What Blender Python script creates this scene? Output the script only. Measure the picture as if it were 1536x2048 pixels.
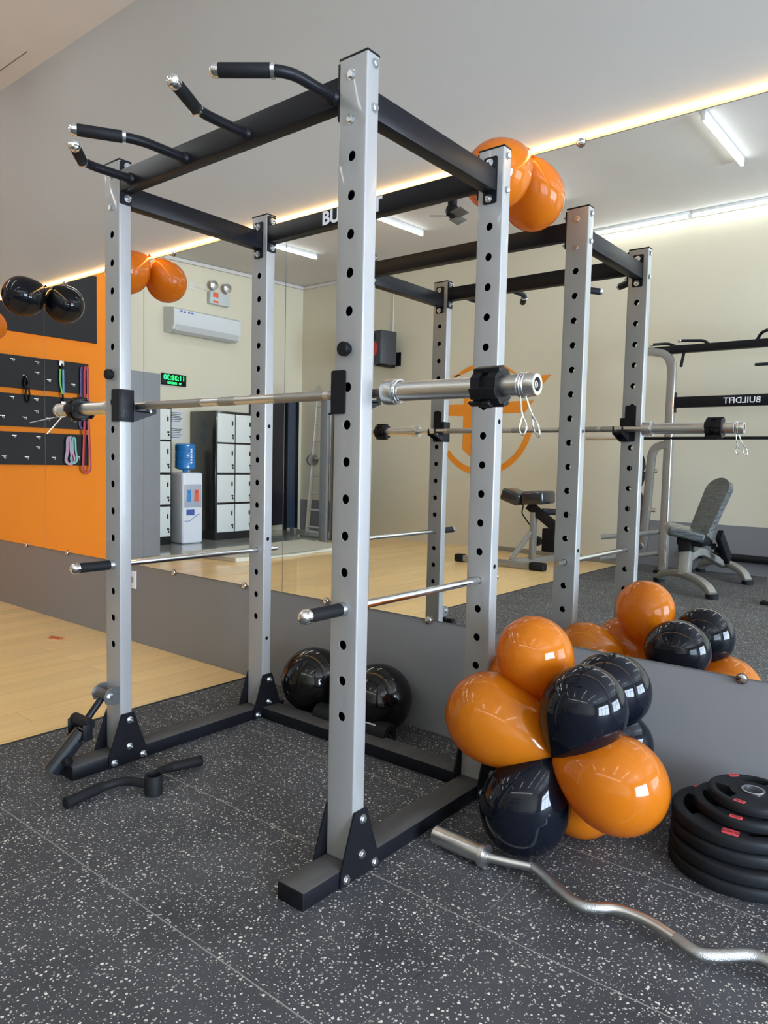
import bpy, bmesh, math, random
from mathutils import Vector, Matrix
random.seed(7)
sc = bpy.context.scene
for o in list(bpy.data.objects):
    bpy.data.objects.remove(o)
COL = sc.collection
V = Vector
pi = math.pi

# ------------------------------------------------------------------ camera
YAW, PITCH, ROLL, FPX = 0.67772, -0.06779, 0.02210, 1456.3
CAM = V((2.50391, -1.45699, 1.14858))
fw = V((-math.sin(YAW) * math.cos(PITCH), math.cos(YAW) * math.cos(PITCH), math.sin(PITCH)))
rt = V((math.cos(YAW), math.sin(YAW), 0))
up = rt.cross(fw)
c_, s_ = math.cos(ROLL), math.sin(ROLL)
rt2, up2 = c_ * rt + s_ * up, -s_ * rt + c_ * up
cam = bpy.data.cameras.new('camera')
cam.sensor_fit = 'HORIZONTAL'; cam.sensor_width = 36.0
cam.lens = FPX / 1536 * 36.0
cam.clip_start = 0.05; cam.clip_end = 60
co = bpy.data.objects.new('camera', cam); COL.objects.link(co)
m = Matrix((rt2, up2, -fw)).transposed().to_4x4(); m.translation = CAM
co.matrix_world = m
sc.camera = co

# ------------------------------------------------------------------ look, world, light
sc.view_settings.view_transform = 'Standard'
sc.view_settings.look = 'None'
sc.view_settings.gamma = 1
sc.view_settings.use_curve_mapping = False
sc.view_settings.exposure = -0.08
TUBE_E = 31.0          # ceiling tubes
SKY_E = 52.0            # daylight outside the shop window
LED_E = 15.0           # warm strip above the mirrors
w = bpy.data.worlds.new('sky'); sc.world = w; w.use_nodes = True
bg = w.node_tree.nodes['Background']
bg.inputs[0].default_value = (0.66, 0.80, 1.0, 1); bg.inputs[1].default_value = SKY_E
sc.cycles.max_bounces = 10; sc.cycles.glossy_bounces = 6; sc.cycles.diffuse_bounces = 5
sc.cycles.transmission_bounces = 6
sc.cycles.caustics_reflective = True
sc.cycles.sample_clamp_indirect = 6.0

# ------------------------------------------------------------------ materials
MATS = {}
def mat(name, col=(.5, .5, .5), rough=.5, metal=0., coat=0., emit=None, es=0., spec=.5, trans=0., bump=None, alpha=1.):
    if name in MATS: return MATS[name]
    m = bpy.data.materials.new(name); m.use_nodes = True
    b = m.node_tree.nodes['Principled BSDF']
    b.inputs['Base Color'].default_value = (*col, 1)
    b.inputs['Roughness'].default_value = rough
    b.inputs['Metallic'].default_value = metal
    b.inputs['Coat Weight'].default_value = coat
    b.inputs['Coat Roughness'].default_value = .04
    b.inputs['Specular IOR Level'].default_value = spec
    b.inputs['Transmission Weight'].default_value = trans
    if emit:
        b.inputs['Emission Color'].default_value = (*emit, 1)
        b.inputs['Emission Strength'].default_value = es
    if bump:
        sca, st = bump
        nt = m.node_tree
        tc = nt.nodes.new('ShaderNodeTexCoord')
        n = nt.nodes.new('ShaderNodeTexNoise'); n.inputs['Scale'].default_value = sca; n.inputs['Detail'].default_value = 4
        bp = nt.nodes.new('ShaderNodeBump'); bp.inputs['Strength'].default_value = st; bp.inputs['Distance'].default_value = .002
        nt.links.new(tc.outputs['Object'], n.inputs['Vector'])
        nt.links.new(n.outputs['Fac'], bp.inputs['Height'])
        nt.links.new(bp.outputs['Normal'], b.inputs['Normal'])
    MATS[name] = m
    return m

def nodes_of(m):
    nt = m.node_tree
    return nt, nt.nodes['Principled BSDF']
def N(nt, t, **kw):
    n = nt.nodes.new(t)
    for k, v in kw.items(): setattr(n, k, v)
    return n
def MATH(nt, op, a, b=None, clamp=False):
    n = nt.nodes.new('ShaderNodeMath'); n.operation = op; n.use_clamp = clamp
    for i, x in enumerate((a, b)):
        if x is None: continue
        if isinstance(x, (int, float)): n.inputs[i].default_value = x
        else: nt.links.new(x, n.inputs[i])
    return n.outputs[0]
def MIX(nt, fac, a, b):
    n = nt.nodes.new('ShaderNodeMix'); n.data_type = 'RGBA'
    for s, x in ((n.inputs[0], fac), (n.inputs[6], a), (n.inputs[7], b)):
        if isinstance(x, (int, float)): s.default_value = x
        elif isinstance(x, tuple): s.default_value = (*x, 1)
        else: nt.links.new(x, s)
    return n.outputs[2]

def rubber_floor():
    m = mat('rubber_floor_speckled', (.03, .03, .03), .68); nt, b = nodes_of(m); L = nt.links
    tc = N(nt, 'ShaderNodeTexCoord'); P = tc.outputs['Object']
    nz = N(nt, 'ShaderNodeTexNoise'); nz.inputs['Scale'].default_value = 150; L.new(P, nz.inputs['Vector'])
    ad = N(nt, 'ShaderNodeVectorMath', operation='MULTIPLY_ADD')
    L.new(nz.outputs['Color'], ad.inputs[0]); ad.inputs[1].default_value = (.006, .006, .0); L.new(P, ad.inputs[2])
    masks = []
    for sca, prob, rad in ((66, .60, .235), (112, .55, .25), (54, .30, .22)):
        v = N(nt, 'ShaderNodeTexVoronoi'); v.inputs['Scale'].default_value = sca; v.voronoi_dimensions = '2D'
        L.new(ad.outputs[0], v.inputs['Vector'])
        sp = N(nt, 'ShaderNodeSeparateColor'); L.new(v.outputs['Color'], sp.inputs[0])
        thr = MATH(nt, 'MULTIPLY', sp.outputs[0], rad)
        near = MATH(nt, 'LESS_THAN', v.outputs['Distance'], thr)
        on = MATH(nt, 'LESS_THAN', sp.outputs[1], prob)
        k = MATH(nt, 'MULTIPLY', near, on)
        k = MATH(nt, 'MULTIPLY', k, MATH(nt, 'ADD', MATH(nt, 'MULTIPLY', sp.outputs[2], .75), .25))
        masks.append(k)
    mk = MATH(nt, 'MAXIMUM', MATH(nt, 'MAXIMUM', masks[0], masks[1]), masks[2])
    big = N(nt, 'ShaderNodeTexNoise'); big.inputs['Scale'].default_value = 3.2; big.inputs['Detail'].default_value = 6; L.new(P, big.inputs['Vector'])
    cr = N(nt, 'ShaderNodeMapRange'); cr.inputs[1].default_value = .35; cr.inputs[2].default_value = .7
    L.new(big.outputs['Fac'], cr.inputs[0])
    base = MIX(nt, cr.outputs[0], (.029, .030, .034), (.056, .057, .062))
    colr = MIX(nt, mk, base, (.74, .70, .60))
    # tile joints every half metre
    sx = N(nt, 'ShaderNodeSeparateXYZ'); 
    wob = N(nt, 'ShaderNodeVectorMath', operation='MULTIPLY_ADD')
    nz2 = N(nt, 'ShaderNodeTexNoise'); nz2.inputs['Scale'].default_value = 9; L.new(P, nz2.inputs['Vector'])
    L.new(nz2.outputs['Color'], wob.inputs[0]); wob.inputs[1].default_value = (.005, .005, 0); L.new(P, wob.inputs[2])
    L.new(wob.outputs[0], sx.inputs[0])
    def joint(o, off, wd):
        f = MATH(nt, 'FRACT', MATH(nt, 'MULTIPLY', MATH(nt, 'SUBTRACT', o, off), 2.0))
        d = MATH(nt, 'MULTIPLY', MATH(nt, 'ABSOLUTE', MATH(nt, 'SUBTRACT', f, .5)), .5)   # .25 at joint
        return MATH(nt, 'GREATER_THAN', d, .25 - wd)
    jx = joint(sx.outputs[0], .602, .0013); jy = joint(sx.outputs[1], .069, .0019)
    dust = MIX(nt, MATH(nt, 'MULTIPLY', jy, .8), colr, (.27, .26, .23))
    dx = N(nt, 'ShaderNodeMapRange'); dx.inputs[1].default_value = .45; dx.inputs[2].default_value = .6
    L.new(nz2.outputs['Fac'], dx.inputs[0])
    jcol = MIX(nt, dx.outputs[0], (.012, .012, .013), (.18, .175, .16))
    fin = MIX(nt, MATH(nt, 'MULTIPLY', jx, .8), dust, jcol)
    L.new(fin, b.inputs['Base Color'])
    bp = N(nt, 'ShaderNodeBump'); bp.inputs['Strength'].default_value = .35; bp.inputs['Distance'].default_value = .002
    fine = N(nt, 'ShaderNodeTexNoise'); fine.inputs['Scale'].default_value = 260; L.new(P, fine.inputs['Vector'])
    L.new(fine.outputs['Fac'], bp.inputs['Height']); L.new(bp.outputs['Normal'], b.inputs['Normal'])
    return m

def wood_floor():
    m = mat('bamboo_floor', (.7, .5, .3), .34, coat=.3); nt, b = nodes_of(m); L = nt.links
    tc = N(nt, 'ShaderNodeTexCoord')
    mp = N(nt, 'ShaderNodeMapping'); mp.inputs['Scale'].default_value = (34, 1.3, 1)
    L.new(tc.outputs['Object'], mp.inputs['Vector'])
    n1 = N(nt, 'ShaderNodeTexNoise'); n1.inputs['Scale'].default_value = 1.0; n1.inputs['Detail'].default_value = 6
    L.new(mp.outputs[0], n1.inputs['Vector'])
    br = N(nt, 'ShaderNodeTexBrick'); br.inputs['Scale'].default_value = 1
    br.inputs['Brick Width'].default_value = 1.2; br.inputs['Row Height'].default_value = .15
    br.inputs['Mortar Size'].default_value = .0012; br.inputs['Color1'].default_value = (1, 1, 1, 1); br.inputs['Color2'].default_value = (.86, .86, .86, 1)
    br.inputs['Mortar'].default_value = (.55, .5, .45, 1)
    rot = N(nt, 'ShaderNodeMapping'); rot.inputs['Rotation'].default_value = (0, 0, pi / 2)
    L.new(tc.outputs['Object'], rot.inputs['Vector']); L.new(rot.outputs[0], br.inputs['Vector'])
    mr = N(nt, 'ShaderNodeMapRange'); mr.inputs[1].default_value = .3; mr.inputs[2].default_value = .7; L.new(n1.outputs['Fac'], mr.inputs[0])
    c = MIX(nt, mr.outputs[0], (.95, .61, .25), (1.0, .72, .33))
    mu = N(nt, 'ShaderNodeMix', data_type='RGBA', blend_type='MULTIPLY'); mu.inputs[0].default_value = 1
    L.new(c, mu.inputs[6]); L.new(br.outputs['Color'], mu.inputs[7]); L.new(mu.outputs[2], b.inputs['Base Color'])
    return m

def tile_floor():
    m = mat('polished_tile', (.4, .4, .38), .12, coat=.4); nt, b = nodes_of(m); L = nt.links
    tc = N(nt, 'ShaderNodeTexCoord')
    n = N(nt, 'ShaderNodeTexNoise'); n.inputs['Scale'].default_value = 3; n.inputs['Detail'].default_value = 8; n.inputs['Distortion'].default_value = 1.5
    L.new(tc.outputs['Object'], n.inputs['Vector'])
    br = N(nt, 'ShaderNodeTexBrick'); br.offset = 0; br.inputs['Scale'].default_value = 1
    br.inputs['Brick Width'].default_value = .6; br.inputs['Row Height'].default_value = .6; br.inputs['Mortar Size'].default_value = .003
    br.inputs['Color1'].default_value = (1, 1, 1, 1); br.inputs['Color2'].default_value = (1, 1, 1, 1); br.inputs['Mortar'].default_value = (.4, .4, .4, 1)
    L.new(tc.outputs['Object'], br.inputs['Vector'])
    mr = N(nt, 'ShaderNodeMapRange'); mr.inputs[1].default_value = .35; mr.inputs[2].default_value = .65; L.new(n.outputs['Fac'], mr.inputs[0])
    c = MIX(nt, mr.outputs[0], (.30, .32, .30), (.46, .47, .44))
    mu = N(nt, 'ShaderNodeMix', data_type='RGBA', blend_type='MULTIPLY'); mu.inputs[0].default_value = 1
    L.new(c, mu.inputs[6]); L.new(br.outputs['Color'], mu.inputs[7]); L.new(mu.outputs[2], b.inputs['Base Color'])
    return m

def paint(name, col, rough=.75):
    m = mat(name, col, rough); nt, b = nodes_of(m); L = nt.links
    tc = N(nt, 'ShaderNodeTexCoord')
    n = N(nt, 'ShaderNodeTexNoise'); n.inputs['Scale'].default_value = 1.2; n.inputs['Detail'].default_value = 5
    L.new(tc.outputs['Object'], n.inputs['Vector'])
    c = MIX(nt, n.outputs['Fac'], tuple(x * .95 for x in col), tuple(min(1, x * 1.04) for x in col))
    L.new(c, b.inputs['Base Color'])
    bp = N(nt, 'ShaderNodeBump'); bp.inputs['Strength'].default_value = .06; bp.inputs['Distance'].default_value = .003
    f = N(nt, 'ShaderNodeTexNoise'); f.inputs['Scale'].default_value = 40; L.new(tc.outputs['Object'], f.inputs['Vector'])
    L.new(f.outputs['Fac'], bp.inputs['Height']); L.new(bp.outputs['Normal'], b.inputs['Normal'])
    return m

def balloon_mat(name, col, tr=.35, rough=.10):
    m = mat(name, col, rough, coat=.40, spec=.4); nt, b = nodes_of(m); L = nt.links
    out = nt.nodes['Material Output']
    if tr > 0:
        t = N(nt, 'ShaderNodeBsdfTranslucent'); t.inputs[0].default_value = (*col, 1)
        mx = N(nt, 'ShaderNodeMixShader'); mx.inputs[0].default_value = tr
        L.new(b.outputs[0], mx.inputs[1]); L.new(t.outputs[0], mx.inputs[2]); L.new(mx.outputs[0], out.inputs[0])
    b.inputs['Coat Roughness'].default_value = .03
    if tr == 0: b.inputs['Coat Weight'].default_value = 0.; b.inputs['Specular IOR Level'].default_value = .30; b.inputs['Roughness'].default_value = .06
    return m

def knurl_mat():
    m = mat('knurled_steel', (.40, .40, .39), .36, metal=1.); nt, b = nodes_of(m); L = nt.links
    tc = N(nt, 'ShaderNodeTexCoord')
    v = N(nt, 'ShaderNodeTexVoronoi'); v.inputs['Scale'].default_value = 600; L.new(tc.outputs['Object'], v.inputs['Vector'])
    bp = N(nt, 'ShaderNodeBump'); bp.inputs['Strength'].default_value = .7; bp.inputs['Distance'].default_value = .001
    L.new(v.outputs['Distance'], bp.inputs['Height']); L.new(bp.outputs['Normal'], b.inputs['Normal'])
    return m

def dusty_black(name, top=(.085, .08, .075), base=(.007, .0075, .010), rough=.42):
    """black paint with a film of dust lying on the faces that look up (dust settles there)"""
    m = mat(name, base, rough, spec=.16); nt, b = nodes_of(m); L = nt.links
    g = N(nt, 'ShaderNodeNewGeometry'); s = N(nt, 'ShaderNodeSeparateXYZ'); L.new(g.outputs['True Normal'], s.inputs[0])
    tc = N(nt, 'ShaderNodeTexCoord')
    mp = N(nt, 'ShaderNodeMapping'); mp.inputs['Scale'].default_value = (25, 6, 6); L.new(tc.outputs['Object'], mp.inputs[0])
    n = N(nt, 'ShaderNodeTexNoise'); n.inputs['Detail'].default_value = 6; n.inputs['Scale'].default_value = 1; L.new(mp.outputs[0], n.inputs['Vector'])
    k = MATH(nt, 'MULTIPLY', MATH(nt, 'GREATER_THAN', s.outputs[2], .7), MATH(nt, 'ADD', MATH(nt, 'MULTIPLY', n.outputs['Fac'], .9), .35), True)
    L.new(MIX(nt, k, base, top), b.inputs['Base Color'])
    L.new(MATH(nt, 'ADD', MATH(nt, 'MULTIPLY', k, .35), rough), b.inputs['Roughness'])
    return m

M_RUB = rubber_floor(); M_WOOD = wood_floor(); M_TILE = tile_floor()
M_WALLUP = paint('upper_wall_paint', (.37, .352, .325))
M_CREAM = paint('cream_paint', (.64, .585, .445))
M_GREY = paint('grey_dado_paint', (.20, .195, .20), .40)
M_CEIL = paint('ceiling_paint', (.62, .59, .55))
M_ORANGE = paint('orange_paint', (.68, .195, .010), .7)
M_ORANGE.node_tree.nodes['Principled BSDF'].inputs['Specular IOR Level'].default_value = .2
M_MIRROR = mat('mirror_silver', (.92, .93, .91), .004, metal=1.)
M_GLASSEDGE = mat('glass_edge', (.10, .12, .11), .2)
M_SILVER = mat('silver_powder_coat', (.300, .292, .284), .32, metal=.2, coat=.25, bump=(900, .06))
M_BLACK = mat('black_powder_coat', (.008, .008, .010), .40, spec=.16, bump=(700, .08))
M_DUSTY = dusty_black('dusty_black_steel')
M_PLASTIC = mat('black_plastic', (.006, .006, .007), .45, spec=.18)
M_RUBBER = mat('black_rubber', (.008, .008, .009), .62, spec=.2)
M_PLATE = mat('plate_rubber', (.010, .011, .013), .52, spec=.2, bump=(300, .05))
M_CHROME = mat('chrome', (.78, .78, .79), .10, metal=1.)
M_STEEL = mat('brushed_steel', (.64, .63, .61), .30, metal=1.)
M_ZINC = mat('zinc_bolt', (.62, .64, .66), .28, metal=1.)
M_KNURL = knurl_mat()
M_WHITE = mat('white_print', (.75, .74, .76), .5)
M_GLOSSBALL = mat('black_vinyl_ball', (.005, .004, .004), .10, coat=.1, spec=.35)
M_BORANGE = balloon_mat('orange_balloon', (.66, .195, .008), .42)
M_BBLACK = balloon_mat('black_balloon', (.004, .005, .009), 0., .12)
M_RED = mat('red_marking', (.60, .06, .07), .5)
M_REDTXT = mat('dark_marking', (.10, .015, .015), .5)
M_TUBE = mat('tube_light_glow', (1, 1, 1), .4, emit=(.90, .97, 1.0), es=TUBE_E)
M_LED = mat('warm_led_glow', (1, .8, .5), .4, emit=(1.0, .60, .22), es=LED_E)
M_FIX = mat('white_fixture', (.72, .74, .74), .4)
M_WPLAST = mat('white_plastic', (.72, .73, .76), .35)
M_GFRAME = mat('grey_machine_frame', (.27, .26, .235), .32, metal=.3, coat=.2)
M_PAD = mat('black_vinyl_pad', (.018, .020, .022), .22, coat=.5)
M_WRAP = mat('clear_plastic_wrap_over_vinyl', (.045, .055, .058), .14, coat=1.)
M_BOARD = paint('charcoal_board', (.019, .018, .019), .6)
M_BOARD.node_tree.nodes['Principled BSDF'].inputs['Specular IOR Level'].default_value = .15
M_GREYPANEL = paint('grey_partition_paint', (.19, .20, .215), .5)
M_MARBLE = mat('black_marble_side', (.012, .012, .014), .18, coat=.5)
M_LOCKW = mat('white_locker_door', (.66, .68, .64), .35)
M_BLUE = mat('blue_bottle', (.02, .18, .48), .15, coat=.5)
M_MAT = mat('cream_foam_mat', (.60, .58, .48), .7)
M_CURTAIN = mat('brown_curtain', (.10, .085, .065), .9)
M_ALU = mat('aluminium', (.55, .54, .50), .35, metal=.8)
def wrap_bump():
    nt, b = nodes_of(M_WRAP); L = nt.links
    tc = N(nt, 'ShaderNodeTexCoord'); mp = N(nt, 'ShaderNodeMapping'); mp.inputs['Scale'].default_value = (7, 7, 26); L.new(tc.outputs['Object'], mp.inputs[0])
    n = N(nt, 'ShaderNodeTexNoise'); n.inputs['Scale'].default_value = 1; n.inputs['Detail'].default_value = 5; n.inputs['Distortion'].default_value = 1.; L.new(mp.outputs[0], n.inputs[0])
    bp = N(nt, 'ShaderNodeBump'); bp.inputs['Strength'].default_value = 1.; bp.inputs['Distance'].default_value = .03
    L.new(n.outputs['Fac'], bp.inputs['Height']); L.new(bp.outputs['Normal'], b.inputs['Normal']); L.new(bp.outputs['Normal'], b.inputs['Coat Normal'])
wrap_bump()
M_GREEN = mat('green_led_digits', (.0, .5, .1), .4, emit=(.02, 1., .18), es=3.2)
M_LOGO = paint('orange_logo_paint', (.78, .25, .010), .7)

# ------------------------------------------------------------------ mesh helpers
def newbm(): return bmesh.new()
def box(bm, lo, hi, bev=0., seg=2, mtx=None):
    lo, hi = V(lo), V(hi)
    b2 = bmesh.new()
    bmesh.ops.create_cube(b2, size=1)
    for v in b2.verts:
        v.co = V(((lo.x + hi.x) / 2 + v.co.x * (hi.x - lo.x), (lo.y + hi.y) / 2 + v.co.y * (hi.y - lo.y), (lo.z + hi.z) / 2 + v.co.z * (hi.z - lo.z)))
    if bev > 0:
        bmesh.ops.bevel(b2, geom=b2.edges[:] , offset=bev, segments=seg, affect='EDGES', profile=.5)
    if mtx: bmesh.ops.transform(b2, matrix=mtx, verts=b2.verts)
    join(bm, b2)
def join(bm, b2):
    mp = {}
    for v in b2.verts: mp[v] = bm.verts.new(v.co)
    for f in b2.faces:
        try:
            nf = bm.faces.new([mp[v] for v in f.verts]); nf.material_index = f.material_index
        except ValueError: pass
    b2.free()
def frame(d):
    d = V(d).normalized()
    a = V((0, 0, 1)) if abs(d.z) < .95 else V((1, 0, 0))
    u = d.cross(a).normalized(); v = u.cross(d).normalized()
    return u, v
def cyl(bm, p0, p1, r, seg=20, r2=None, cap=True):
    p0, p1 = V(p0), V(p1); r2 = r if r2 is None else r2
    u, v = frame(p1 - p0)
    A = [bm.verts.new(p0 + (u * math.cos(2 * pi * i / seg) + v * math.sin(2 * pi * i / seg)) * r) for i in range(seg)]
    B = [bm.verts.new(p1 + (u * math.cos(2 * pi * i / seg) + v * math.sin(2 * pi * i / seg)) * r2) for i in range(seg)]
    for i in range(seg):
        j = (i + 1) % seg; bm.faces.new((A[i], A[j], B[j], B[i]))
    if cap:
        bm.faces.new(A[::-1]); bm.faces.new(B)
def lathe(bm, p0, ax, prof, seg=28, closed=False):
    """prof: list of (distance along axis, radius)"""
    p0 = V(p0); ax = V(ax).normalized(); u, v = frame(ax); rings = []
    for t, r in prof:
        c = p0 + ax * t
        if r < 1e-6: rings.append([bm.verts.new(c)])
        else: rings.append([bm.verts.new(c + (u * math.cos(2 * pi * i / seg) + v * math.sin(2 * pi * i / seg)) * r) for i in range(seg)])
    pairs = list(zip(rings[:-1], rings[1:]))
    if closed: pairs.append((rings[-1], rings[0]))
    for A, B in pairs:
        for i in range(seg):
            j = (i + 1) % seg
            if len(A) == 1 and len(B) == 1: continue
            if len(A) == 1: bm.faces.new((A[0], B[j], B[i]))
            elif len(B) == 1: bm.faces.new((A[i], A[j], B[0]))
            else: bm.faces.new((A[i], A[j], B[j], B[i]))
    if not closed:
        if len(rings[0]) > 1: bm.faces.new(rings[0][::-1])
        if len(rings[-1]) > 1: bm.faces.new(rings[-1])
def rounded(pts, rad, n=6):
    pts = [V(p) for p in pts]; out = [pts[0]]
    for i in range(1, len(pts) - 1):
        a, b, c = pts[i - 1], pts[i], pts[i + 1]
        r = rad[i - 1] if isinstance(rad, (list, tuple)) else rad
        d1 = min(r, (a - b).length * .48); d2 = min(r, (c - b).length * .48)
        p, q = b + (a - b).normalized() * d1, b + (c - b).normalized() * d2
        for k in range(n + 1):
            t = k / n
            out.append((1 - t) ** 2 * p + 2 * t * (1 - t) * b + t * t * q)
    out.append(pts[-1]); return out
def tube(bm, pts, r, seg=14, cap=True, rect=None, upv=None):
    """sweep a circle (or rect=(w,h) profile) along pts"""
    pts = [V(p) for p in pts]; n = len(pts); rings = []
    t0 = (pts[1] - pts[0]).normalized()
    if upv is None: u, v = frame(t0)
    else:
        u = t0.cross(V(upv)).normalized(); v = u.cross(t0).normalized()
    for i in range(n):
        if i == 0: t = t0
        elif i == n - 1: t = (pts[-1] - pts[-2]).normalized()
        else: t = ((pts[i + 1] - pts[i]).normalized() + (pts[i] - pts[i - 1]).normalized()).normalized()
        u = (u - t * u.dot(t)).normalized(); v = t.cross(u).normalized()
        if rect:
            w_, h_ = rect; e = min(w_, h_) * .12; pr = []
            for sx, sy in ((1, 1), (-1, 1), (-1, -1), (1, -1)):
                cc = V((sx * (w_ / 2 - e), sy * (h_ / 2 - e)))
                angs = {(1, 1): (0, 90), (-1, 1): (90, 180), (-1, -1): (180, 270), (1, -1): (270, 360)}[(sx, sy)]
                for a in (angs[0], (angs[0] + angs[1]) / 2, angs[1]):
                    pr.append(cc + V((math.cos(math.radians(a)), math.sin(math.radians(a)))) * e)
            rings.append([bm.verts.new(pts[i] + u * q.x + v * q.y) for q in pr])
        else:
            rr = r[i] if isinstance(r, (list, tuple)) else r
            rings.append([bm.verts.new(pts[i] + (u * math.cos(2 * pi * k / seg) + v * math.sin(2 * pi * k / seg)) * rr) for k in range(seg)])
    for A, B in zip(rings[:-1], rings[1:]):
        s = len(A)
        for i in range(s):
            j = (i + 1) % s; bm.faces.new((A[i], A[j], B[j], B[i]))
    if cap: bm.faces.new(rings[0][::-1]); bm.faces.new(rings[-1])
def sphere(bm, c, r, seg=24, sc_=(1, 1, 1)):
    b2 = bmesh.new(); bmesh.ops.create_uvsphere(b2, u_segments=seg, v_segments=max(8, seg // 2), radius=r)
    for v in b2.verts: v.co = V((v.co.x * sc_[0], v.co.y * sc_[1], v.co.z * sc_[2])) + V(c)
    join(bm, b2)
def flat_fill(bm, loops, fn):
    """fill a 2D outline (first loop) with holes (others); fn maps (a,b)->3D"""
    b2 = bmesh.new(); es = []
    for lp in loops:
        vs = [b2.verts.new(V((p[0], p[1], 0))) for p in lp]
        for i in range(len(vs)): es.append(b2.edges.new((vs[i], vs[(i + 1) % len(vs)])))
    bmesh.ops.triangle_fill(b2, use_beauty=True, use_dissolve=False, edges=es)
    for v in b2.verts: v.co = V(fn(v.co.x, v.co.y))
    join(bm, b2)
def prism(bm, poly, fn0, fn1, holes=()):
    """extrude 2D polygon between fn0 and fn1 (maps 2D->3D), with holes"""
    flat_fill(bm, [poly, *holes], fn0); flat_fill(bm, [poly, *holes], fn1)
    for lp in [poly, *holes]:
        A = [bm.verts.new(fn0(*p)) for p in lp]; B = [bm.verts.new(fn1(*p)) for p in lp]
        for i in range(len(lp)):
            j = (i + 1) % len(lp); bm.faces.new((A[i], A[j], B[j], B[i]))
def circ(cx, cy, r, n=20, a0=0): return [(cx + r * math.cos(a0 + 2 * pi * i / n), cy + r * math.sin(a0 + 2 * pi * i / n)) for i in range(n)]
def rrect(x0, y0, x1, y1, r, n=4):
    out = []
    for cx, cy, a in ((x1 - r, y1 - r, 0), (x0 + r, y1 - r, 90), (x0 + r, y0 + r, 180), (x1 - r, y0 + r, 270)):
        for k in range(n + 1):
            t = math.radians(a + 90 * k / n); out.append((cx + r * math.cos(t), cy + r * math.sin(t)))
    return out
def text_bm(bm, txt, size, mtx, ext=.0006, spacing=1., bold=0.):
    cu = bpy.data.curves.new('t', 'FONT'); cu.body = txt; cu.size = size; cu.extrude = ext
    cu.align_x = 'CENTER'; cu.align_y = 'CENTER'; cu.space_character = spacing; cu.offset = bold; cu.resolution_u = 3
    o = bpy.data.objects.new('t', cu); COL.objects.link(o)
    dg = bpy.context.evaluated_depsgraph_get(); dg.update()
    me = bpy.data.meshes.new_from_object(o.evaluated_get(dg))
    b2 = bmesh.new(); b2.from_mesh(me); bmesh.ops.transform(b2, matrix=mtx, verts=b2.verts); join(bm, b2)
    bpy.data.objects.remove(o); bpy.data.meshes.remove(me); bpy.data.curves.remove(cu)
def basis(o, x, y):
    x, y = V(x).normalized(), V(y).normalized(); z = x.cross(y)
    m = Matrix((x, y, z)).transposed().to_4x4(); m.translation = V(o); return m

def obj(name, bm, m, parent=None, smooth=True, ang=32, merge=True):
    if merge: bmesh.ops.remove_doubles(bm, verts=bm.verts, dist=1e-5)
    bmesh.ops.recalc_face_normals(bm, faces=bm.faces)
    if smooth:
        lim = math.radians(ang)
        for f in bm.faces: f.smooth = True
        for e in bm.edges:
            if len(e.link_faces) == 2 and e.calc_face_angle(0) > lim: e.smooth = False
    me = bpy.data.meshes.new(name); bm.to_mesh(me); bm.free()
    me.materials.append(m) if not isinstance(m, (list, tuple)) else [me.materials.append(x) for x in m]
    o = bpy.data.objects.new(name, me); COL.objects.link(o)
    if parent:
        o.parent = parent
        r = parent
        off = V((0, 0, 0))
        while r: off += r.location; r = r.parent
        # geometry is written in world coordinates: shift it into the parent's frame
        me.transform(Matrix.Translation(-off))
    return o
def tag(o, label, cat, group=None):
    o['label'] = label; o['category'] = cat
    if group: o['group'] = group
    return o
def thing(name, label, cat, loc=(0, 0, 0), group=None):
    o = bpy.data.objects.new(name, None); o.empty_display_size = .05; COL.objects.link(o); o.location = loc
    return tag(o, label, cat, group)
def struct(name, bm, m, **k):
    o = obj(name, bm, m, **k); o['kind'] = 'structure'; return o
def part(name, m, parent, fn, label=None, **k):
    bm = newbm(); fn(bm); o = obj(name, bm, m, parent, **k)
    if label: o['label'] = label
    return o
def copy_tree(o, parent=None):
    c = o.copy(); COL.objects.link(c)
    if parent: c.parent = parent
    for ch in list(o.children): copy_tree(ch, c)
    return c

# ------------------------------------------------------------------ measures
W, D, A_, B_, H = 1.2454, .7427, .0969, .0482, 2.2     # rack width, depth, upright section, height
MY = 1.0592                                            # mirror wall
XL, XR, YO = -6.35, 8.6, -5.15                         # left, right, opposite wall
def zc(y): return 3.823 + (MY - y) * .034
HZ = [1.9435 - .0995 * k for k in range(16)]           # hole heights
HF = .048                                              # base tube height

# ------------------------------------------------------------------ room shell
bm = newbm()
for (x0, x1, y0, y1) in ((-.41, XR, -.934, MY), (-.69, XR, YO, -.934)):
    box(bm, (x0, y0, -.05), (x1, y1 + (.05 if y1 == MY else 0), 0))
struct('floor', bm, M_RUB, smooth=False)
bm = newbm()
for (x0, x1, y0, y1) in ((-4.85, -.41, -.934, MY), (-4.85, -.69, YO, -.934)):
    box(bm, (x0, y0, -.05), (x1, y1 + (.05 if y1 == MY else 0), -.001))
struct('floor', bm, M_WOOD, smooth=False)
bm = newbm(); box(bm, (XL - .1, YO, -.05), (-4.85, MY, -.001)); struct('floor', bm, M_TILE, smooth=False)
bm = newbm()
vs = [bm.verts.new(p) for p in ((XL - .1, MY + .1, zc(MY + .1)), (XR + .1, MY + .1, zc(MY + .1)), (XR + .1, YO - .1, zc(YO - .1)), (XL - .1, YO - .1, zc(YO - .1)))]
vt = [bm.verts.new(v.co + V((0, 0, .08))) for v in vs]
bm.faces.new(vs); bm.faces.new(vt[::-1])
for i in range(4): bm.faces.new((vs[i], vs[(i + 1) % 4], vt[(i + 1) % 4], vt[i]))
struct('ceiling', bm, M_CEIL, smooth=False)
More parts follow.
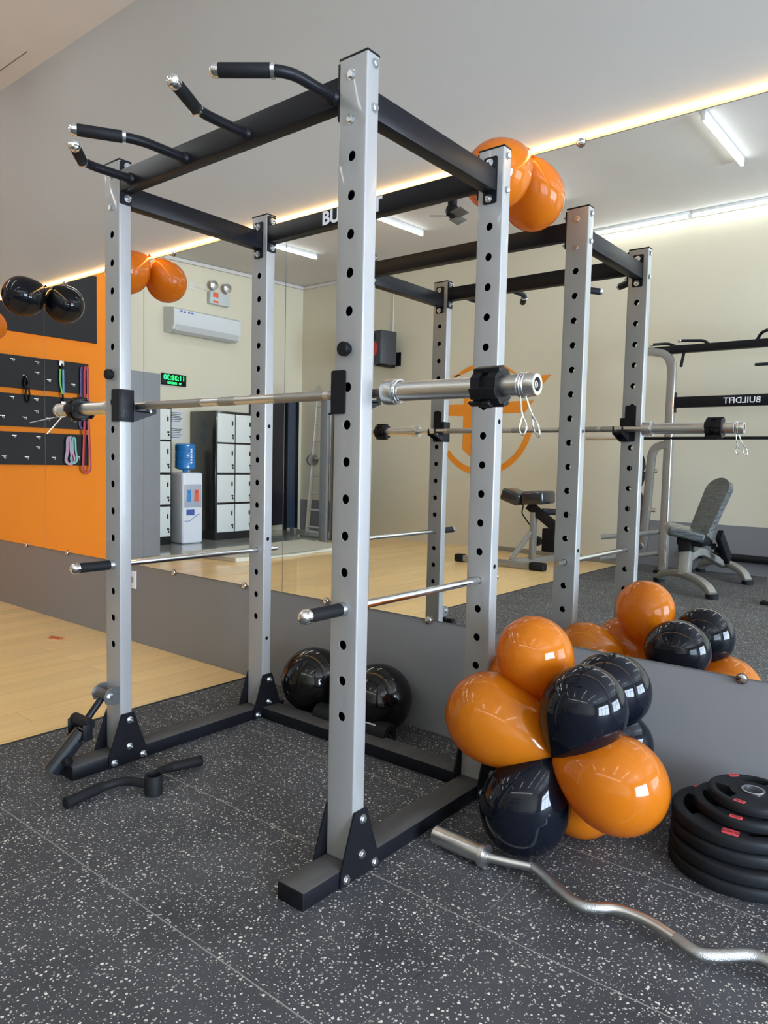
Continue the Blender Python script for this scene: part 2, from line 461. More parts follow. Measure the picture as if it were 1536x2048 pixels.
bm = newbm(); box(bm, (XL, MY + .006, .484), (XR, MY + .12, 3.9)); struct('wall_back', bm, M_WALLUP, smooth=False)
bm = newbm(); box(bm, (XL, MY + .006, 0), (XR, MY + .12, .484)); struct('wall_back_lower', bm, M_GREY, smooth=False)
bm = newbm(); box(bm, (XL, YO - .1, -.05), (XR, YO, 4.1)); struct('wall_front', bm, M_CREAM, smooth=False)
bm = newbm(); box(bm, (-.62, YO, 0), (XR, YO + .004, .535)); box(bm, (XL, YO, 0), (-5.6, YO + .004, .50)); struct('wall_front_lower', bm, M_GREY, smooth=False)
bm = newbm(); box(bm, (XL - .1, YO, 0), (XL, MY, 4.1)); struct('wall_left', bm, M_CREAM, smooth=False)
# right wall with the big shop window
WY0, WY1 = -3.7, .3
bm = newbm()
box(bm, (XR, YO, 0), (XR + .1, MY, .12)); box(bm, (XR, YO, 2.9), (XR + .1, MY, 4.1))
box(bm, (XR, YO, .12), (XR + .1, WY0, 2.9)); box(bm, (XR, WY1, .12), (XR + .1, MY, 2.9))
struct('wall_right', bm, M_CREAM, smooth=False)
bm = newbm()
for y in (WY0, -2.37, -1.04, WY1 - .08): box(bm, (XR - .02, y, .12), (XR + .06, y + .08, 2.9))
for z in (.12, 2.0, 2.82): box(bm, (XR - .02, WY0, z), (XR + .06, WY1, z + .08))
struct('window_1', bm, M_ALU, smooth=False)
gm = bpy.data.materials.new('window_glass'); gm.use_nodes = True
nt = gm.node_tree; nt.nodes.remove(nt.nodes['Principled BSDF'])
g1 = nt.nodes.new('ShaderNodeBsdfTransparent'); g2 = nt.nodes.new('ShaderNodeBsdfGlossy'); g2.inputs['Roughness'].default_value = .01
mx = nt.nodes.new('ShaderNodeMixShader'); mx.inputs[0].default_value = .06
nt.links.new(g1.outputs[0], mx.inputs[1]); nt.links.new(g2.outputs[0], mx.inputs[2]); nt.links.new(mx.outputs[0], nt.nodes['Material Output'].inputs[0])
bm = newbm(); box(bm, (XR + .02, WY0, .12), (XR + .026, WY1, 2.9)); struct('window_2', bm, gm, smooth=False)
pl = bpy.data.lights.new('window_portal', 'AREA'); pl.shape = 'RECTANGLE'; pl.size = 4.0; pl.size_y = 2.8
pl.cycles.is_portal = True
po = bpy.data.objects.new('window_portal', pl); COL.objects.link(po)
po.location = (XR + .09, -1.7, 1.5); po.rotation_euler = (0, pi / 2, 0); po.rotation_euler = V((-1, 0, 0)).to_track_quat('-Z', 'Y').to_euler()
# ceiling cornice on the far walls
bm = newbm()
vsl = []
tube(bm, [(XL + .02, MY, zc(MY) - .03), (XL + .02, YO + .02, zc(YO) - .03), (XR, YO + .02, zc(YO) - .03)], .02, rect=(.05, .05), upv=(0, 0, 1))
struct('trim_1', bm, M_CEIL)
# tile / wood threshold, rubber edge
bm = newbm(); box(bm, (-.418, -.934, 0), (-.408, MY, .0035)); box(bm, (-.698, YO, 0), (-.688, -.934, .0035)); struct('trim_2', bm, mat('edge_strip', (.02, .02, .02), .6), smooth=False)
# ceiling access hatch
bm = newbm()
hx, hy = -2.56, .94
for a, b in (((-3.16, .35), (hx, .352)), ((-3.16, hy), (hx, hy + .002))):
    pass
def hatch(bm):
    z = zc(.75) - .004
    for lo, hi in (((-3.16, .34), (-2.56, .345)), ((-3.16, .935), (-2.56, .94)), ((-3.16, .34), (-3.155, .94)), ((-2.565, .34), (-2.56, .94))):
        ya = (lo[1] + hi[1]) / 2
        box(bm, (lo[0], lo[1], zc(ya) - .003), (hi[0], hi[1], zc(ya) + .004))
bm = newbm(); hatch(bm); tag(obj('ceiling_hatch', bm, mat('hatch_gap', (.16, .12, .10), .8), smooth=False), 'thin outlined access hatch in the ceiling, upper left', 'ceiling hatch')

# ------------------------------------------------------------------ mirrors with clips, warm strip
pos = {-3.83: 'leftmost wall mirror panel, running out of the frame on the left', -2.61: 'wall mirror panel reflecting the orange wall and its hook boards',
       -1.39: 'wall mirror panel reflecting the water dispenser and lockers', -.17: 'wall mirror panel behind the rack reflecting the orange circle emblem',
       1.05: 'wall mirror panel reflecting the padded bench, above the weight plates',
       2.27: 'wall mirror panel just beyond the weight plates, outside the frame on the right', 3.49: 'last wall mirror panel towards the shop window'}
for x0, lab in pos.items():
    t = thing('wall_mirror', lab, 'mirror', (x0 + .61, MY, .486), 'mirror panels on the gym wall')
    part('glass', M_MIRROR, t, lambda bm: box(bm, (x0 + .0015, MY, .486), (x0 + 1.2185, MY + .005, 2.304)), smooth=False)
    part('edge', M_GLASSEDGE, t, lambda bm: [box(bm, (x0 + .0002, MY - .0008, .4845), (x0 + 1.2198, MY + .005, .4862)), box(bm, (x0 + .0002, MY - .0008, 2.3036), (x0 + 1.2198, MY + .005, 2.306)),
        box(bm, (x0 - .0012, MY - .0006, .486), (x0 + .0016, MY + .005, 2.304))], smooth=False)
clip0 = thing('mirror_clip', '', 'mirror clip', (0, 0, 0), 'round clips holding the mirrors')
part('stud', M_CHROME, clip0, lambda bm: lathe(bm, (0, 0, 0), (0, -1, 0), [(-.004, .016), (.004, .016), (.008, .014), (.010, .009), (.010, 0)], 18))
part('washer', mat('clip_rubber', (.10, .07, .05), .5), clip0, lambda bm: lathe(bm, (0, .001, 0), (0, -1, 0), [(-.006, .0185), (.003, .0185), (.003, 0)], 18))
clips = [(-2.909, .482, 'small round mirror clip at the far left end of the bottom mirror edge'), (-2.309, .482, 'small round mirror clip left of the left front upright, bottom edge'),
         (-1.082, .482, 'small round mirror clip on the bottom edge just right of the left front upright'), (-.458, .482, 'small round mirror clip on the bottom edge just left of the far back upright'),
         (.138, .482, 'small round mirror clip on the bottom edge just left of the nearest upright'), (.738, .482, 'small round mirror clip on the bottom edge just left of the right back upright'),
         (1.968, .482, 'small round mirror clip above the weight plates, bottom edge'), (-1.09, 2.306, 'small round mirror clip on the top edge beside the hanging orange balloons on the left'),
         (1.347, 2.306, 'small round mirror clip on the top edge right of the large orange balloon'), (-2.309, 2.306, 'small round mirror clip on the top edge beside the black balloon')]
for i, (x, z, lab) in enumerate(clips):
    c = clip0 if i == 0 else copy_tree(clip0)
    c.location = (x, MY - .001, z); c['label'] = lab
t = thing('led_strip', 'glowing warm yellow light strip along the top of the mirrors', 'strip light', (-.5, MY, 2.32))
part('glow_tube', M_LED, t, lambda bm: tube(bm, [(-3.9, MY - .004, 2.324), (4.7, MY - .004, 2.324)], .0092, 8))
part('mounting_rail', mat('led_rail', (.55, .45, .30), .5), t, lambda bm: box(bm, (-3.9, MY - .001, 2.306), (4.7, MY + .006, 2.316)), smooth=False)
# wall socket behind the upright, scrap on the floor
t = thing('wall_socket', 'small white socket plate on the grey wall behind the left upright', 'socket', (-1.5, MY, .388))
part('plate', M_WPLAST, t, lambda bm: box(bm, (-1.55, MY - .004, .335), (-1.475, MY + .006, .445), .003))
part('outlet', mat('outlet_grey', (.3, .3, .3), .5), t, lambda bm: box(bm, (-1.53, MY - .006, .37), (-1.495, MY - .0035, .41), .001))
bm = newbm()
pts = [(-1.97, .77), (-1.93, .80), (-1.90, .785), (-1.86, .80), (-1.875, .77), (-1.92, .765), (-1.95, .745)]
prism(bm, pts, lambda a, b: V((a, b, .0005)), lambda a, b: V((a, b, .004 + .006 * math.sin(a * 60) ** 2)))
tag(obj('balloon_scrap', bm, mat('burst_rubber', (.50, .10, .03), .5)), 'small scrap of burst orange balloon on the wood floor', 'scrap')
# ------------------------------------------------------------------ power rack
rack = thing('power_rack', 'tall silver and black power rack with perforated uprights in front of the mirrors', 'power rack', (W / 2, D / 2, 0))
HR = .0132
def upright(x0, y0, blind=()):
    def f(bm):
        e = .005; x1, y1 = x0 + A_, y0 + B_; z0, z1 = HF - .001, 2.1935
        xc = x0 + A_ / 2
        holes = [circ(xc, z, HR, 22) for z in HZ]
        for yy, s in ((y0, 1), (y1, -1)):
            flat_fill(bm, [[(x0 + e, z0), (x1 - e, z0), (x1 - e, z1), (x0 + e, z1)], *holes], lambda a, b: (a, yy, b))
            for hl in holes:
                A = [bm.verts.new((p[0], yy, p[1])) for p in hl]; B = [bm.verts.new((p[0], yy + s * .003, p[1])) for p in hl]
                for i in range(len(hl)):
                    j = (i + 1) % len(hl); bm.faces.new((A[i], A[j], B[j], B[i]))
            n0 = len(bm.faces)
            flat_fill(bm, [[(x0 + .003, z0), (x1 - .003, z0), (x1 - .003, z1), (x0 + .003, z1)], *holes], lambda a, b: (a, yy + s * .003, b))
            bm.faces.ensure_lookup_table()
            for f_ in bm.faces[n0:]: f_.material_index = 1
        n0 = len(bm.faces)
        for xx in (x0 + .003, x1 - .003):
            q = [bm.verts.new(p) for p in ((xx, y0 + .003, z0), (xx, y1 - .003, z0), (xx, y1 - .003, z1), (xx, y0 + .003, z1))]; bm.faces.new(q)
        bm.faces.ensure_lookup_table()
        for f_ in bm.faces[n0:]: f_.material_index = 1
        # rounded corners and side faces
        sideh = [1.295, .80, .355]
        for xx in (x0, x1):
            hl2 = [circ(y0 + B_ / 2, z, .0085, 14) for z in sideh] if y0 > .3 else []
            flat_fill(bm, [[(y0 + e, z0), (y1 - e, z0), (y1 - e, z1), (y0 + e, z1)], *hl2], lambda a, b: (xx, a, b))
        for cx, cy, a0 in ((x1 - e, y1 - e, 0), (x0 + e, y1 - e, 90), (x0 + e, y0 + e, 180), (x1 - e, y0 + e, 270)):
            prev = None
            for k in range(5):
                t = math.radians(a0 + 22.5 * k); p = (cx + e * math.cos(t), cy + e * math.sin(t))
                cur = (bm.verts.new((p[0], p[1], z0)), bm.verts.new((p[0], p[1], z1)))
                if prev: bm.faces.new((prev[0], cur[0], cur[1], prev[1]))
                prev = cur
    return f
def hexbolt(bm, p, d, r=.0105, h=.007, stud=0.):
    p, d = V(p), V(d).normalized()
    cyl(bm, p, p + d * .0018, r * 1.25, 18)
    lathe(bm, p + d * .0015, d, [(0, r), (h * .8, r), (h, r * .82)], 6)
    if stud: lathe(bm, p + d * (.0015 + h), d, [(0, r * .45), (stud, r * .45), (stud + .001, r * .35)], 12)
posts = {}
for nm, x0, y0, yb in (('fl', 0, 0, 0), ('fr', W - A_, 0, 0), ('bl', 0, D - B_, 1), ('br', W - A_, D - B_, 1)):
    u = part('upright', [M_SILVER, mat('shaded_tube_inside', (.008, .008, .008), .9, spec=.1)], rack, upright(x0, y0), ang=50); posts[nm] = u  # dark inner steel, coloured near black to put shade into the holes
    part('top_cap', M_PLASTIC, u, lambda bm: box(bm, (x0 - .0008, y0 - .0008, 2.1935), (x0 + A_ + .0008, y0 + B_ + .0008, 2.2), .0015))
# bolts showing on the uprights
for nm, lst in (('fr', [((W - .0535, 0, 2.149), (0, -1, 0)), ((W - .0535, 0, 2.037), (0, -1, 0)), ((W, .030, 2.172), (1, 0, 0)), ((W, .030, 2.062), (1, 0, 0))]),
                ('fl', [((.046, 0, 2.037), (0, -1, 0)), ((.046, 0, 2.149), (0, -1, 0)), ((0, .03, 2.172), (-1, 0, 0)), ((0, .03, 2.062), (-1, 0, 0))]),
                ('br', [((W, D - .024, 2.170), (1, 0, 0)), ((W, D - .024, 2.060), (1, 0, 0)), ((W - .05, D, 2.149), (0, 1, 0)), ((W - .05, D, 2.037), (0, 1, 0))]),
                ('bl', [((0, D - .024, 2.170), (-1, 0, 0)), ((0, D - .024, 2.060), (-1, 0, 0)), ((.05, D, 2.149), (0, 1, 0)), ((.05, D, 2.037), (0, 1, 0))])):
    for p, d in lst: part('bolt', M_ZINC, posts[nm], lambda bm: hexbolt(bm, p, d))
# round plugs in the sixth hole of the two front uprights
for nm, xc in (('fl', A_ / 2 - .005), ('fr', W - A_ / 2 - .005)):
    part('pop_pin', M_PLASTIC, posts[nm], lambda bm: lathe(bm, (xc, .001, HZ[5]), (0, -1, 0), [(0, .0155), (.006, .0155), (.006, .019), (.019, .019), (.022, .0165), (.022, 0)], 24), label='round black plug')

def plate_y(bm, x0, x1, y, z0, z1, th=.005, sgn=1):
    prism(bm, rrect(x0, z0, x1, z1, .006), lambda a, b: V((a, y, b)), lambda a, b: V((a, y + sgn * th, b)))
def plate_x(bm, x, y0, y1, z0, z1, th=.005, sgn=1):
    prism(bm, rrect(y0, z0, y1, z1, .006), lambda a, b: V((x, a, b)), lambda a, b: V((x + sgn * th, a, b)))
# front crossbar
cb = part('front_crossbar', M_BLACK, rack, lambda bm: box(bm, (A_ + .004, .001, 2.085), (W - A_ - .004, .047, 2.158), .003))
part('end_plate', M_BLACK, cb, lambda bm: plate_x(bm, A_, .001, .0475, 2.044, 2.192))
part('end_plate', M_BLACK, cb, lambda bm: plate_x(bm, W - A_, .001, .0475, 2.044, 2.192, sgn=-1))
for x, d in ((A_ + .005, 1), (W - A_ - .005, -1)):
    for z in (2.177, 2.066): part('bolt', M_ZINC, cb, lambda bm: hexbolt(bm, (x, .030, z), (d, 0, 0), stud=.010))
# rear crossbar with lettering
rb = part('rear_crossbar', M_BLACK, rack, lambda bm: box(bm, (A_ + .004, D - B_ + .001, 2.078), (W - A_ - .004, D - .001, 2.146), .003))
part('end_plate', M_BLACK, rb, lambda bm: plate_x(bm, A_, D - B_ + .001, D - .001, 2.040, 2.190))
part('end_plate', M_BLACK, rb, lambda bm: plate_x(bm, W - A_, D - B_ + .001, D - .001, 2.040, 2.190, sgn=-1))
for x, d in ((A_ + .005, 1), (W - A_ - .005, -1)):
    for z in (2.170, 2.060): part('bolt', M_ZINC, rb, lambda bm: hexbolt(bm, (x, D - .022, z), (d, 0, 0), stud=.008))
def lettering(bm):
    text_bm(bm, 'BUILDFIT', .073, basis((.575, D - B_ + .0004, 2.112), (1, 0, 0), (0, 0, 1)), .0006, 1.04, .0022)
part('lettering', M_WHITE, rb, lettering, label='white capital lettering', smooth=False)
# side bars
for xc, right in ((A_ / 2 - .001, 0), (W - A_ / 2, 1)):
    sb = part('side_bar', M_BLACK, rack, lambda bm: box(bm, (xc - .0245, B_ + .004, 2.054), (xc + .0245, D - B_ - .004, 2.125), .003))
    for y, s in ((B_, 1), (D - B_, -1)):
        part('end_plate', M_BLACK, sb, lambda bm: plate_y(bm, xc - .0255, xc + .0255, y, 2.017, 2.168, sgn=s))
        for z in (2.149, 2.034): part('bolt', M_ZINC, sb, lambda bm: hexbolt(bm, (xc - .002, y + s * .005, z), (0, s, 0), stud=.008))
# pull-up handles
def handle(root, bend, tip):
    R = .0175
    path = rounded([(root[0], .004, root[1]), (*bend, root[1]), (*tip, root[1])], .05, 8)
    h = part('pull_up_handle', M_BLACK, rack, lambda bm: [tube(bm, path, .0145, 16), lathe(bm, (root[0], .001, root[1]), (0, -1, 0), [(0, .021), (.008, .019), (.012, .0155)], 18)])
    d = (V((*tip, root[1])) - V((*bend, root[1]))); L = d.length; d.normalize()
    a = V((*bend, root[1])) + d * .042; b = V((*tip, root[1]))
    if L < .16: a = V((*bend, root[1])) + d * .022
    part('grip', M_RUBBER, h, lambda bm: lathe(bm, a, d, [(0, R - .001), (.002, R), ((b - a).length - .002, R), ((b - a).length, R - .001)], 22))
    part('ring', M_CHROME, h, lambda bm: lathe(bm, a, -d, [(0, .019), (.010, .019), (.011, .0165)], 22), label='chrome ring')
    part('end_cap', M_CHROME, h, lambda bm: lathe(bm, b, d, [(0, .0185), (.012, .0185), (.018, .016), (.022, .010), (.024, 0)], 22), label='rounded chrome end cap')
handle((1.128, 2.11), (1.128, -.165), (.990, -.268))
handle((.777, 2.107), (.777, -.170), (.855, -.300))
handle((.478, 2.108), (.478, -.170), (.388, -.312))
handle((.168, 2.112), (.162, -.170), (.262, -.252))
# base
for xc, nm in ((A_ / 2, 'left'), (W - A_ / 2, 'right')):
    x0, x1 = xc - A_ / 2, xc + A_ / 2
    ft = part('base_rail', M_DUSTY, rack, lambda bm: box(bm, (x0 + .002, -.183, .0), (x1 - .002, D + .09, HF), .003))
    part('end_plug', M_PLASTIC, ft, lambda bm: box(bm, (x0 + .0015, -.1865, .001), (x1 - .0015, -.1825, HF - .001), .002))
    for y0, y in (('f', B_ / 2), ('b', D - B_ / 2)):
        for xs, s in ((x0, -1), (x1, 1)):
            poly = [(y - .075, .003), (y + .085, .003), (y + .083, .042), (y + .030, .193), (y - .022, .193), (y - .072, .048)]
            g = part('gusset_plate', M_BLACK, rack, lambda bm: prism(bm, poly, lambda a, b: V((xs, a, b)), lambda a, b: V((xs + s * .005, a, b))), ang=20)
            for by, bz in ((y + .012, .166), (y + .011, .066), (y + .068, .020), (y - .052, .020)):
                inner = (nm == 'left') == (s > 0)
                part('bolt', M_ZINC, g, lambda bm: hexbolt(bm, (xs + s * .005, by, bz), (s, 0, 0), stud=.010 if inner else 0.))
part('rear_base_bar', M_DUSTY, rack, lambda bm: box(bm, (A_ + .005, D - B_ - .004, .0), (W - A_ - .005, D + .044, HF), .003))

# ------------------------------------------------------------------ J hooks, safety bars, landmine
def jhook(xi, s, label):
    """xi inner face of the upright, s=+1 when the rack interior lies towards +X"""
    t = thing('j_hook', label, 'bar hook', (xi, B_, 1.277), 'hooks holding the barbell')
    z0, z1 = 1.276, 1.392
    def X(v): return xi + s * v
    def body(bm):
        def bx(a, b, y0, y1, za, zb, bev=.0015): box(bm, (min(X(a), X(b)), y0, za), (max(X(a), X(b)), y1, zb), bev)
        prism(bm, rrect(-.044, z0, .006, z1, .006), lambda a, b: V((X(a), -.001, b)), lambda a, b: V((X(a), -.006, b)))
        bx(.0, .006, -.005, B_ + .006, z0, z1)
        prism(bm, rrect(-.070, z0, -.018, 1.452, .008), lambda a, b: V((X(a), B_ + .0005, b)), lambda a, b: V((X(a), B_ + .006, b)))
        bx(-.045, .006, B_ + .0005, B_ + .0065, z0, z1)
        for a in (-.044, .001):
            poly = [(B_ + .004, z0), (B_ + .10, 1.312), (B_ + .10, 1.345), (B_ + .092, 1.348), (B_ + .084, 1.322), (B_ + .012, 1.319), (B_ + .004, 1.365)]
            prism(bm, poly, lambda p, q: V((X(a), p, q)), lambda p, q: V((X(a + .005), p, q)))
        bx(-.044, .006, B_ + .008, B_ + .088, 1.312, 1.3185)
    part('hook_body', M_BLACK, t, body, ang=25)
    part('liner', M_RUBBER, t, lambda bm: box(bm, (min(X(-.038), X(.0)), B_ + .0066, 1.3187), (max(X(-.038), X(.0)), B_ + .080, 1.3218), .0005))
    part('bolt', M_ZINC, t, lambda bm: hexbolt(bm, (X(.006), B_ + .075, 1.318), (s, 0, 0), r=.004, h=.003))
jhook(A_, 1, 'black steel hook on the left front upright holding the far side of the barbell')
jhook(W - A_, -1, 'black steel hook on the nearest upright holding the near side of the barbell')

for xc, lab in ((A_ / 2, 'round steel safety bar through the left pair of uprights'), (W - A_ / 2, 'round steel safety bar through the right pair of uprights')):
    t = thing('safety_bar', lab, 'safety bar', (xc, 0, .75), 'safety bars of the rack'); z = HZ[12] + .0
    part('rod', M_CHROME, t, lambda bm: cyl(bm, (xc, -.01, z), (xc, .812, z), .0120, 22))
    part('flange', M_ZINC, t, lambda bm: lathe(bm, (xc, -.001, z), (0, -1, 0), [(0, .019), (.006, .019), (.010, .0175), (.016, .0168)], 24))
    part('grip', M_RUBBER, t, lambda bm: lathe(bm, (xc, -.016, z), (0, -1, 0), [(0, .0178), (.118, .0178)], 24), label='black rubber grip')
    part('end_cap', M_CHROME, t, lambda bm: lathe(bm, (xc, -.134, z), (0, -1, 0), [(0, .0195), (.014, .0195), (.022, .017), (.028, .010), (.030, 0)], 24), label='chrome end cap')

t = thing('landmine_attachment', 'black swivel tube sleeve bolted low on the left front upright, hanging to the floor', 'landmine attachment', (.05, -.04, .26))
for x in (.004, .089):
    part('bracket', M_ZINC, t, lambda bm: prism(bm, [(-.001, .235), (-.001, .300), (-.030, .300), (-.052, .290), (-.062, .268), (-.055, .245), (-.030, .235)], lambda a, b: V((x, a, b)), lambda a, b: V((x + .004, a, b))), ang=25)
part('bolt', M_ZINC, t, lambda bm: hexbolt(bm, (.093, -.037, .268), (1, 0, 0), r=.012))
part('pivot_tube', mat('dark_steel', (.055, .045, .04), .4), t, lambda bm: cyl(bm, (.008, -.037, .268), (.089, -.037, .268), .019, 22))
part('stem', M_BLACK, t, lambda bm: cyl(bm, (.046, -.045, .256), (.046, -.115, .178), .0125, 18))
part('yoke', M_BLACK, t, lambda bm: [cyl(bm, (-.012, -.118, .186), (.092, -.118, .186), .021, 22), box(bm, (-.016, -.145, .130), (-.008, -.108, .190), .003), box(bm, (.088, -.145, .130), (.096, -.108, .190), .003),
    box(bm, (-.016, -.150, .126), (.096, -.122, .134), .003)], ang=25)
part('yoke_bolt', M_ZINC, t, lambda bm: hexbolt(bm, (-.018, -.118, .190), (-1, 0, 0), r=.011))
d0, d1 = V((.042, -.135, .135)), V((.016, -.222, .028))
def lsleeve(bm):
    a = (d1 - d0).normalized(); L = (d1 - d0).length
    lathe(bm, d0 - a * .02, a, [(0, .030), (L + .02, .030), (L + .02, .026), (.0, .026)], 30, closed=True)
part('sleeve', mat('gloss_black_tube', (.010, .012, .016), .22, coat=.4, spec=.4), t, lsleeve)
part('knob', M_PLASTIC, t, lambda bm: lathe(bm, (.052, -.196, .062), (.8, .3, .1), [(0, .009), (.012, .009), (.012, .015), (.024, .017), (.032, .013), (.034, 0)], 16))

# ------------------------------------------------------------------ barbell with collars
by, bz = .080, 1.3365
t = thing('barbell', 'long chrome barbell resting in the hooks of the power rack', 'barbell', (.604, by, bz))
def shaft(bm): cyl(bm, (-.07, by, bz), (1.28, by, bz), .0138, 28)
part('shaft', M_STEEL, t, shaft)
for x0, x1 in ((.15, .475), (.565, .650), (.835, 1.04), (1.06, 1.12)):
    part('knurling', M_KNURL, t, lambda bm: cyl(bm, (x0, by, bz), (x1, by, bz), .0143, 28), label='grey knurled grip section')
for s, c in ((1, 1.268), (-1, -.060)):
    sl = part('sleeve', M_STEEL, t, lambda bm: lathe(bm, (c, by, bz), (s, 0, 0), [(0, .0335), (.030, .0345), (.034, .0335), (.034, .0255), (.404, .0255), (.406, .0240), (.409, .0255), (.412, .0240), (.415, .0275), (.434, .0282), (.444, .0250), (.444, .0165), (.438, .0160)], 40), ang=20)
    part('end_bearing', M_PLASTIC, sl, lambda bm: lathe(bm, (c + s * .436, by, bz), (s, 0, 0), [(0, .0162), (.003, .0162), (.003, .009), (.001, .007), (.001, 0)], 24))
    part('end_ring', M_CHROME, sl, lambda bm: lathe(bm, (c + s * .4395, by, bz), (s, 0, 0), [(0, .0078), (.002, .0078), (.002, .0052), (0, .0052)], 20, closed=True))
def spring(bm, x, s, a1, a2, turns=3, rr=.0275, L=.085):
    pts = []
    n = turns * 20
    for i in range(n + 1):
        a = a1 + (a2 - a1 + turns * 2 * pi) * i / n
        pts.append((x + s * (.022 * i / n), by + rr * math.sin(a), bz + rr * math.cos(a)))
    tube(bm, pts, .0021, 7)
def loop(bm, p0, dir_, side, L=.085, wd=.022):
    """wire loop handle"""
    p0, d, s = V(p0), V(dir_).normalized(), V(side).normalized()
    tube(bm, rounded([p0, p0 + d * .045 , p0 + d * L * .72 + s * wd * .55, p0 + d * L, p0 + d * L * .80 - s * wd * .45, p0 + d * .048 + s * .001], .016, 5), .0020, 7)
t = thing('spring_clip', 'chrome spring clip with two wire loops on the near end of the barbell', 'spring clip', (1.67, by, bz), 'spring clips on the barbell')
part('coil', M_CHROME, t, lambda bm: spring(bm, 1.668, 1, pi * .9, pi * 1.15))
part('handle', M_CHROME, t, lambda bm: loop(bm, (1.676, by - .012, bz - .026), (.12, -.02, -1), (1, .3, 0), .098))
part('handle', M_CHROME, t, lambda bm: loop(bm, (1.688, by - .008, bz - .026), (.38, .0, -1), (1, -.4, .2), .108))
t = thing('spring_clip', 'chrome spring ring pushed against the near sleeve collar of the barbell', 'spring clip', (1.31, by, bz), 'spring clips on the barbell')
part('coil', M_CHROME, t, lambda bm: spring(bm, 1.304, .5, 0, .5, 2, .031))
t = thing('spring_clip', 'chrome spring clip hanging on the far end of the barbell', 'spring clip', (-.48, by, bz), 'spring clips on the barbell')
part('coil', M_CHROME, t, lambda bm: spring(bm, -.470, -1, pi * .9, pi * 1.15))
part('handle', M_CHROME, t, lambda bm: tube(bm, [(-.487, by - .005, bz - .026), (-.515, by - .115, bz - .058)], .0028, 8))
part('handle', M_CHROME, t, lambda bm: tube(bm, [(-.472, by, bz - .026), (-.500, by - .050, bz - .100)], .0028, 8))
def lockjaw(xc, rot, label, flip=1):
    t = thing('bar_collar', label, 'bar collar', (xc, by, bz), 'black clamp collars on the barbell')
    def X(a): return xc + flip * a
    def ring(bm):
        out = circ(0, 0, .0455, 8, pi / 8 + rot); inn = circ(0, 0, .0262, 20)
        def f(dx, k=1.): return lambda a, b: V((X(dx), by + a * k, bz + b * k))
        for x0, x1 in ((-.034, -.012), (.010, .034)):
            prism(bm, out, f(x0), f(x1), [inn])
        prism(bm, circ(0, 0, .037, 8, pi / 8 + rot), f(-.0125), f(.0105), [inn])
        for a in (.3, 1.9, 3.6, 5.0):
            a += rot; c, s = math.cos(a), math.sin(a)
            mtx = Matrix.Translation((xc, by + c * .041, bz + s * .041)) @ Matrix.Rotation(a, 4, 'X')
            box(bm, (-.036, -.007, -.014), (.036, .007, .014), .003, 2, mtx)
    part('jaw', M_PLASTIC, t, ring, ang=25)
    def lev(bm):
        a = rot + 4.35
        mtx = Matrix.Translation((xc, by, bz)) @ Matrix.Rotation(a, 4, 'X')
        box(bm, (-.050 * flip if flip > 0 else -.012, .040, -.010), (.012 if flip > 0 else .05, .048, .010), .003, 2, mtx)
        box(bm, (-.010, .036, -.013), (.010, .052, .013), .003, 2, mtx)
    part('lever', M_PLASTIC, t, lev, ang=25)
lockjaw(1.590, 0., 'black clamp collar near the near end of the barbell')
lockjaw(-.335, 1.2, 'black clamp collar near the far end of the barbell', -1)
def levup(bm):
    box(bm, (-.325, by - .045, bz + .028), (-.29, by - .03, bz + .040), .003); tube(bm, [(-.33, by - .03, bz + .03), (-.27, by - .055, bz + .052)], .0055, 8)
    box(bm, (-.282, by - .075, bz + .040), (-.250, by - .05, bz + .075), .004)

# ------------------------------------------------------------------ handle on the floor, curl bar, plates
t = thing('landmine_grip_bar', 'matte black double grip handle with a round collar lying on the rubber floor', 'handle', (.39, -.05, 0))
ca = V((.388, -.052, 0))
part('collar', M_RUBBER, t, lambda bm: lathe(bm, ca, (.0, .0, 1), [(0, .030), (.066, .030), (.068, .029), (.068, .0255), (0, .0255)], 36, closed=True))
pa = rounded([(.372, -.068, .034), (.300, -.095, .036), (.262, -.150, .028), (.274, -.302, .0205)], .05, 8)
pb = rounded([(.372, -.030, .034), (.318, .010, .036), (.300, .060, .028), (.318, .196, .0205)], .05, 8)
part('arm', M_RUBBER, t, lambda bm: tube(bm, pa, .0152, 16)); part('arm', M_RUBBER, t, lambda bm: tube(bm, pb, .0152, 16))
for p0, p1 in (((.262, -.165, .0265), (.274, -.302, .0205)), ((.302, .075, .0265), (.318, .196, .0205))):
    p0, p1 = V(p0), V(p1); L = (p1 - p0).length
    part('grip', M_RUBBER, t, lambda bm: lathe(bm, p0, p1 - p0, [(0, .016), (.006, .0180), (L - .006, .0180), (L - .005, .0200), (L + .001, .0200), (L + .003, .017), (L + .003, 0)], 22))

t = thing('curl_bar', 'zigzag steel curl bar lying on the rubber floor in front of the balloons', 'curl bar', (1.7, .3, 0))
z = .0335
ez = [(1.490, .303), (1.552, .322), (1.612, .343), (1.640, .338), (1.752, .272), (1.792, .258), (1.828, .276), (1.866, .312), (1.945, .314), (2.020, .288), (2.072, .262), (2.103, .276), (2.172, .344), (2.215, .343), (2.32, .28), (2.42, .30)]
epts = [V((x, y, z)) for x, y in ez]
er = rounded(epts, [.03, .03, .03, .035, .035, .03, .05, .05, .05, .035, .035, .035, .03, .03], 6)
part('shaft', M_STEEL, t, lambda bm: tube(bm, er, .0140, 18))
def sub(i0, i1):
    seg = epts[i0:i1 + 1]; return rounded(seg, .032, 6) if len(seg) > 2 else seg
def between(a, b, k): return epts[a] + (epts[b] - epts[a]) * k
for seg in ([between(2, 3, -.1), epts[3], epts[4], epts[5], between(5, 6, .95)], [between(9, 10, 0), epts[10], epts[11], epts[12], epts[13], between(13, 14, .1)]):
    part('knurling', M_KNURL, t, lambda bm: tube(bm, rounded(seg, .032, 6), .0152, 18), label='grey knurled grip section')
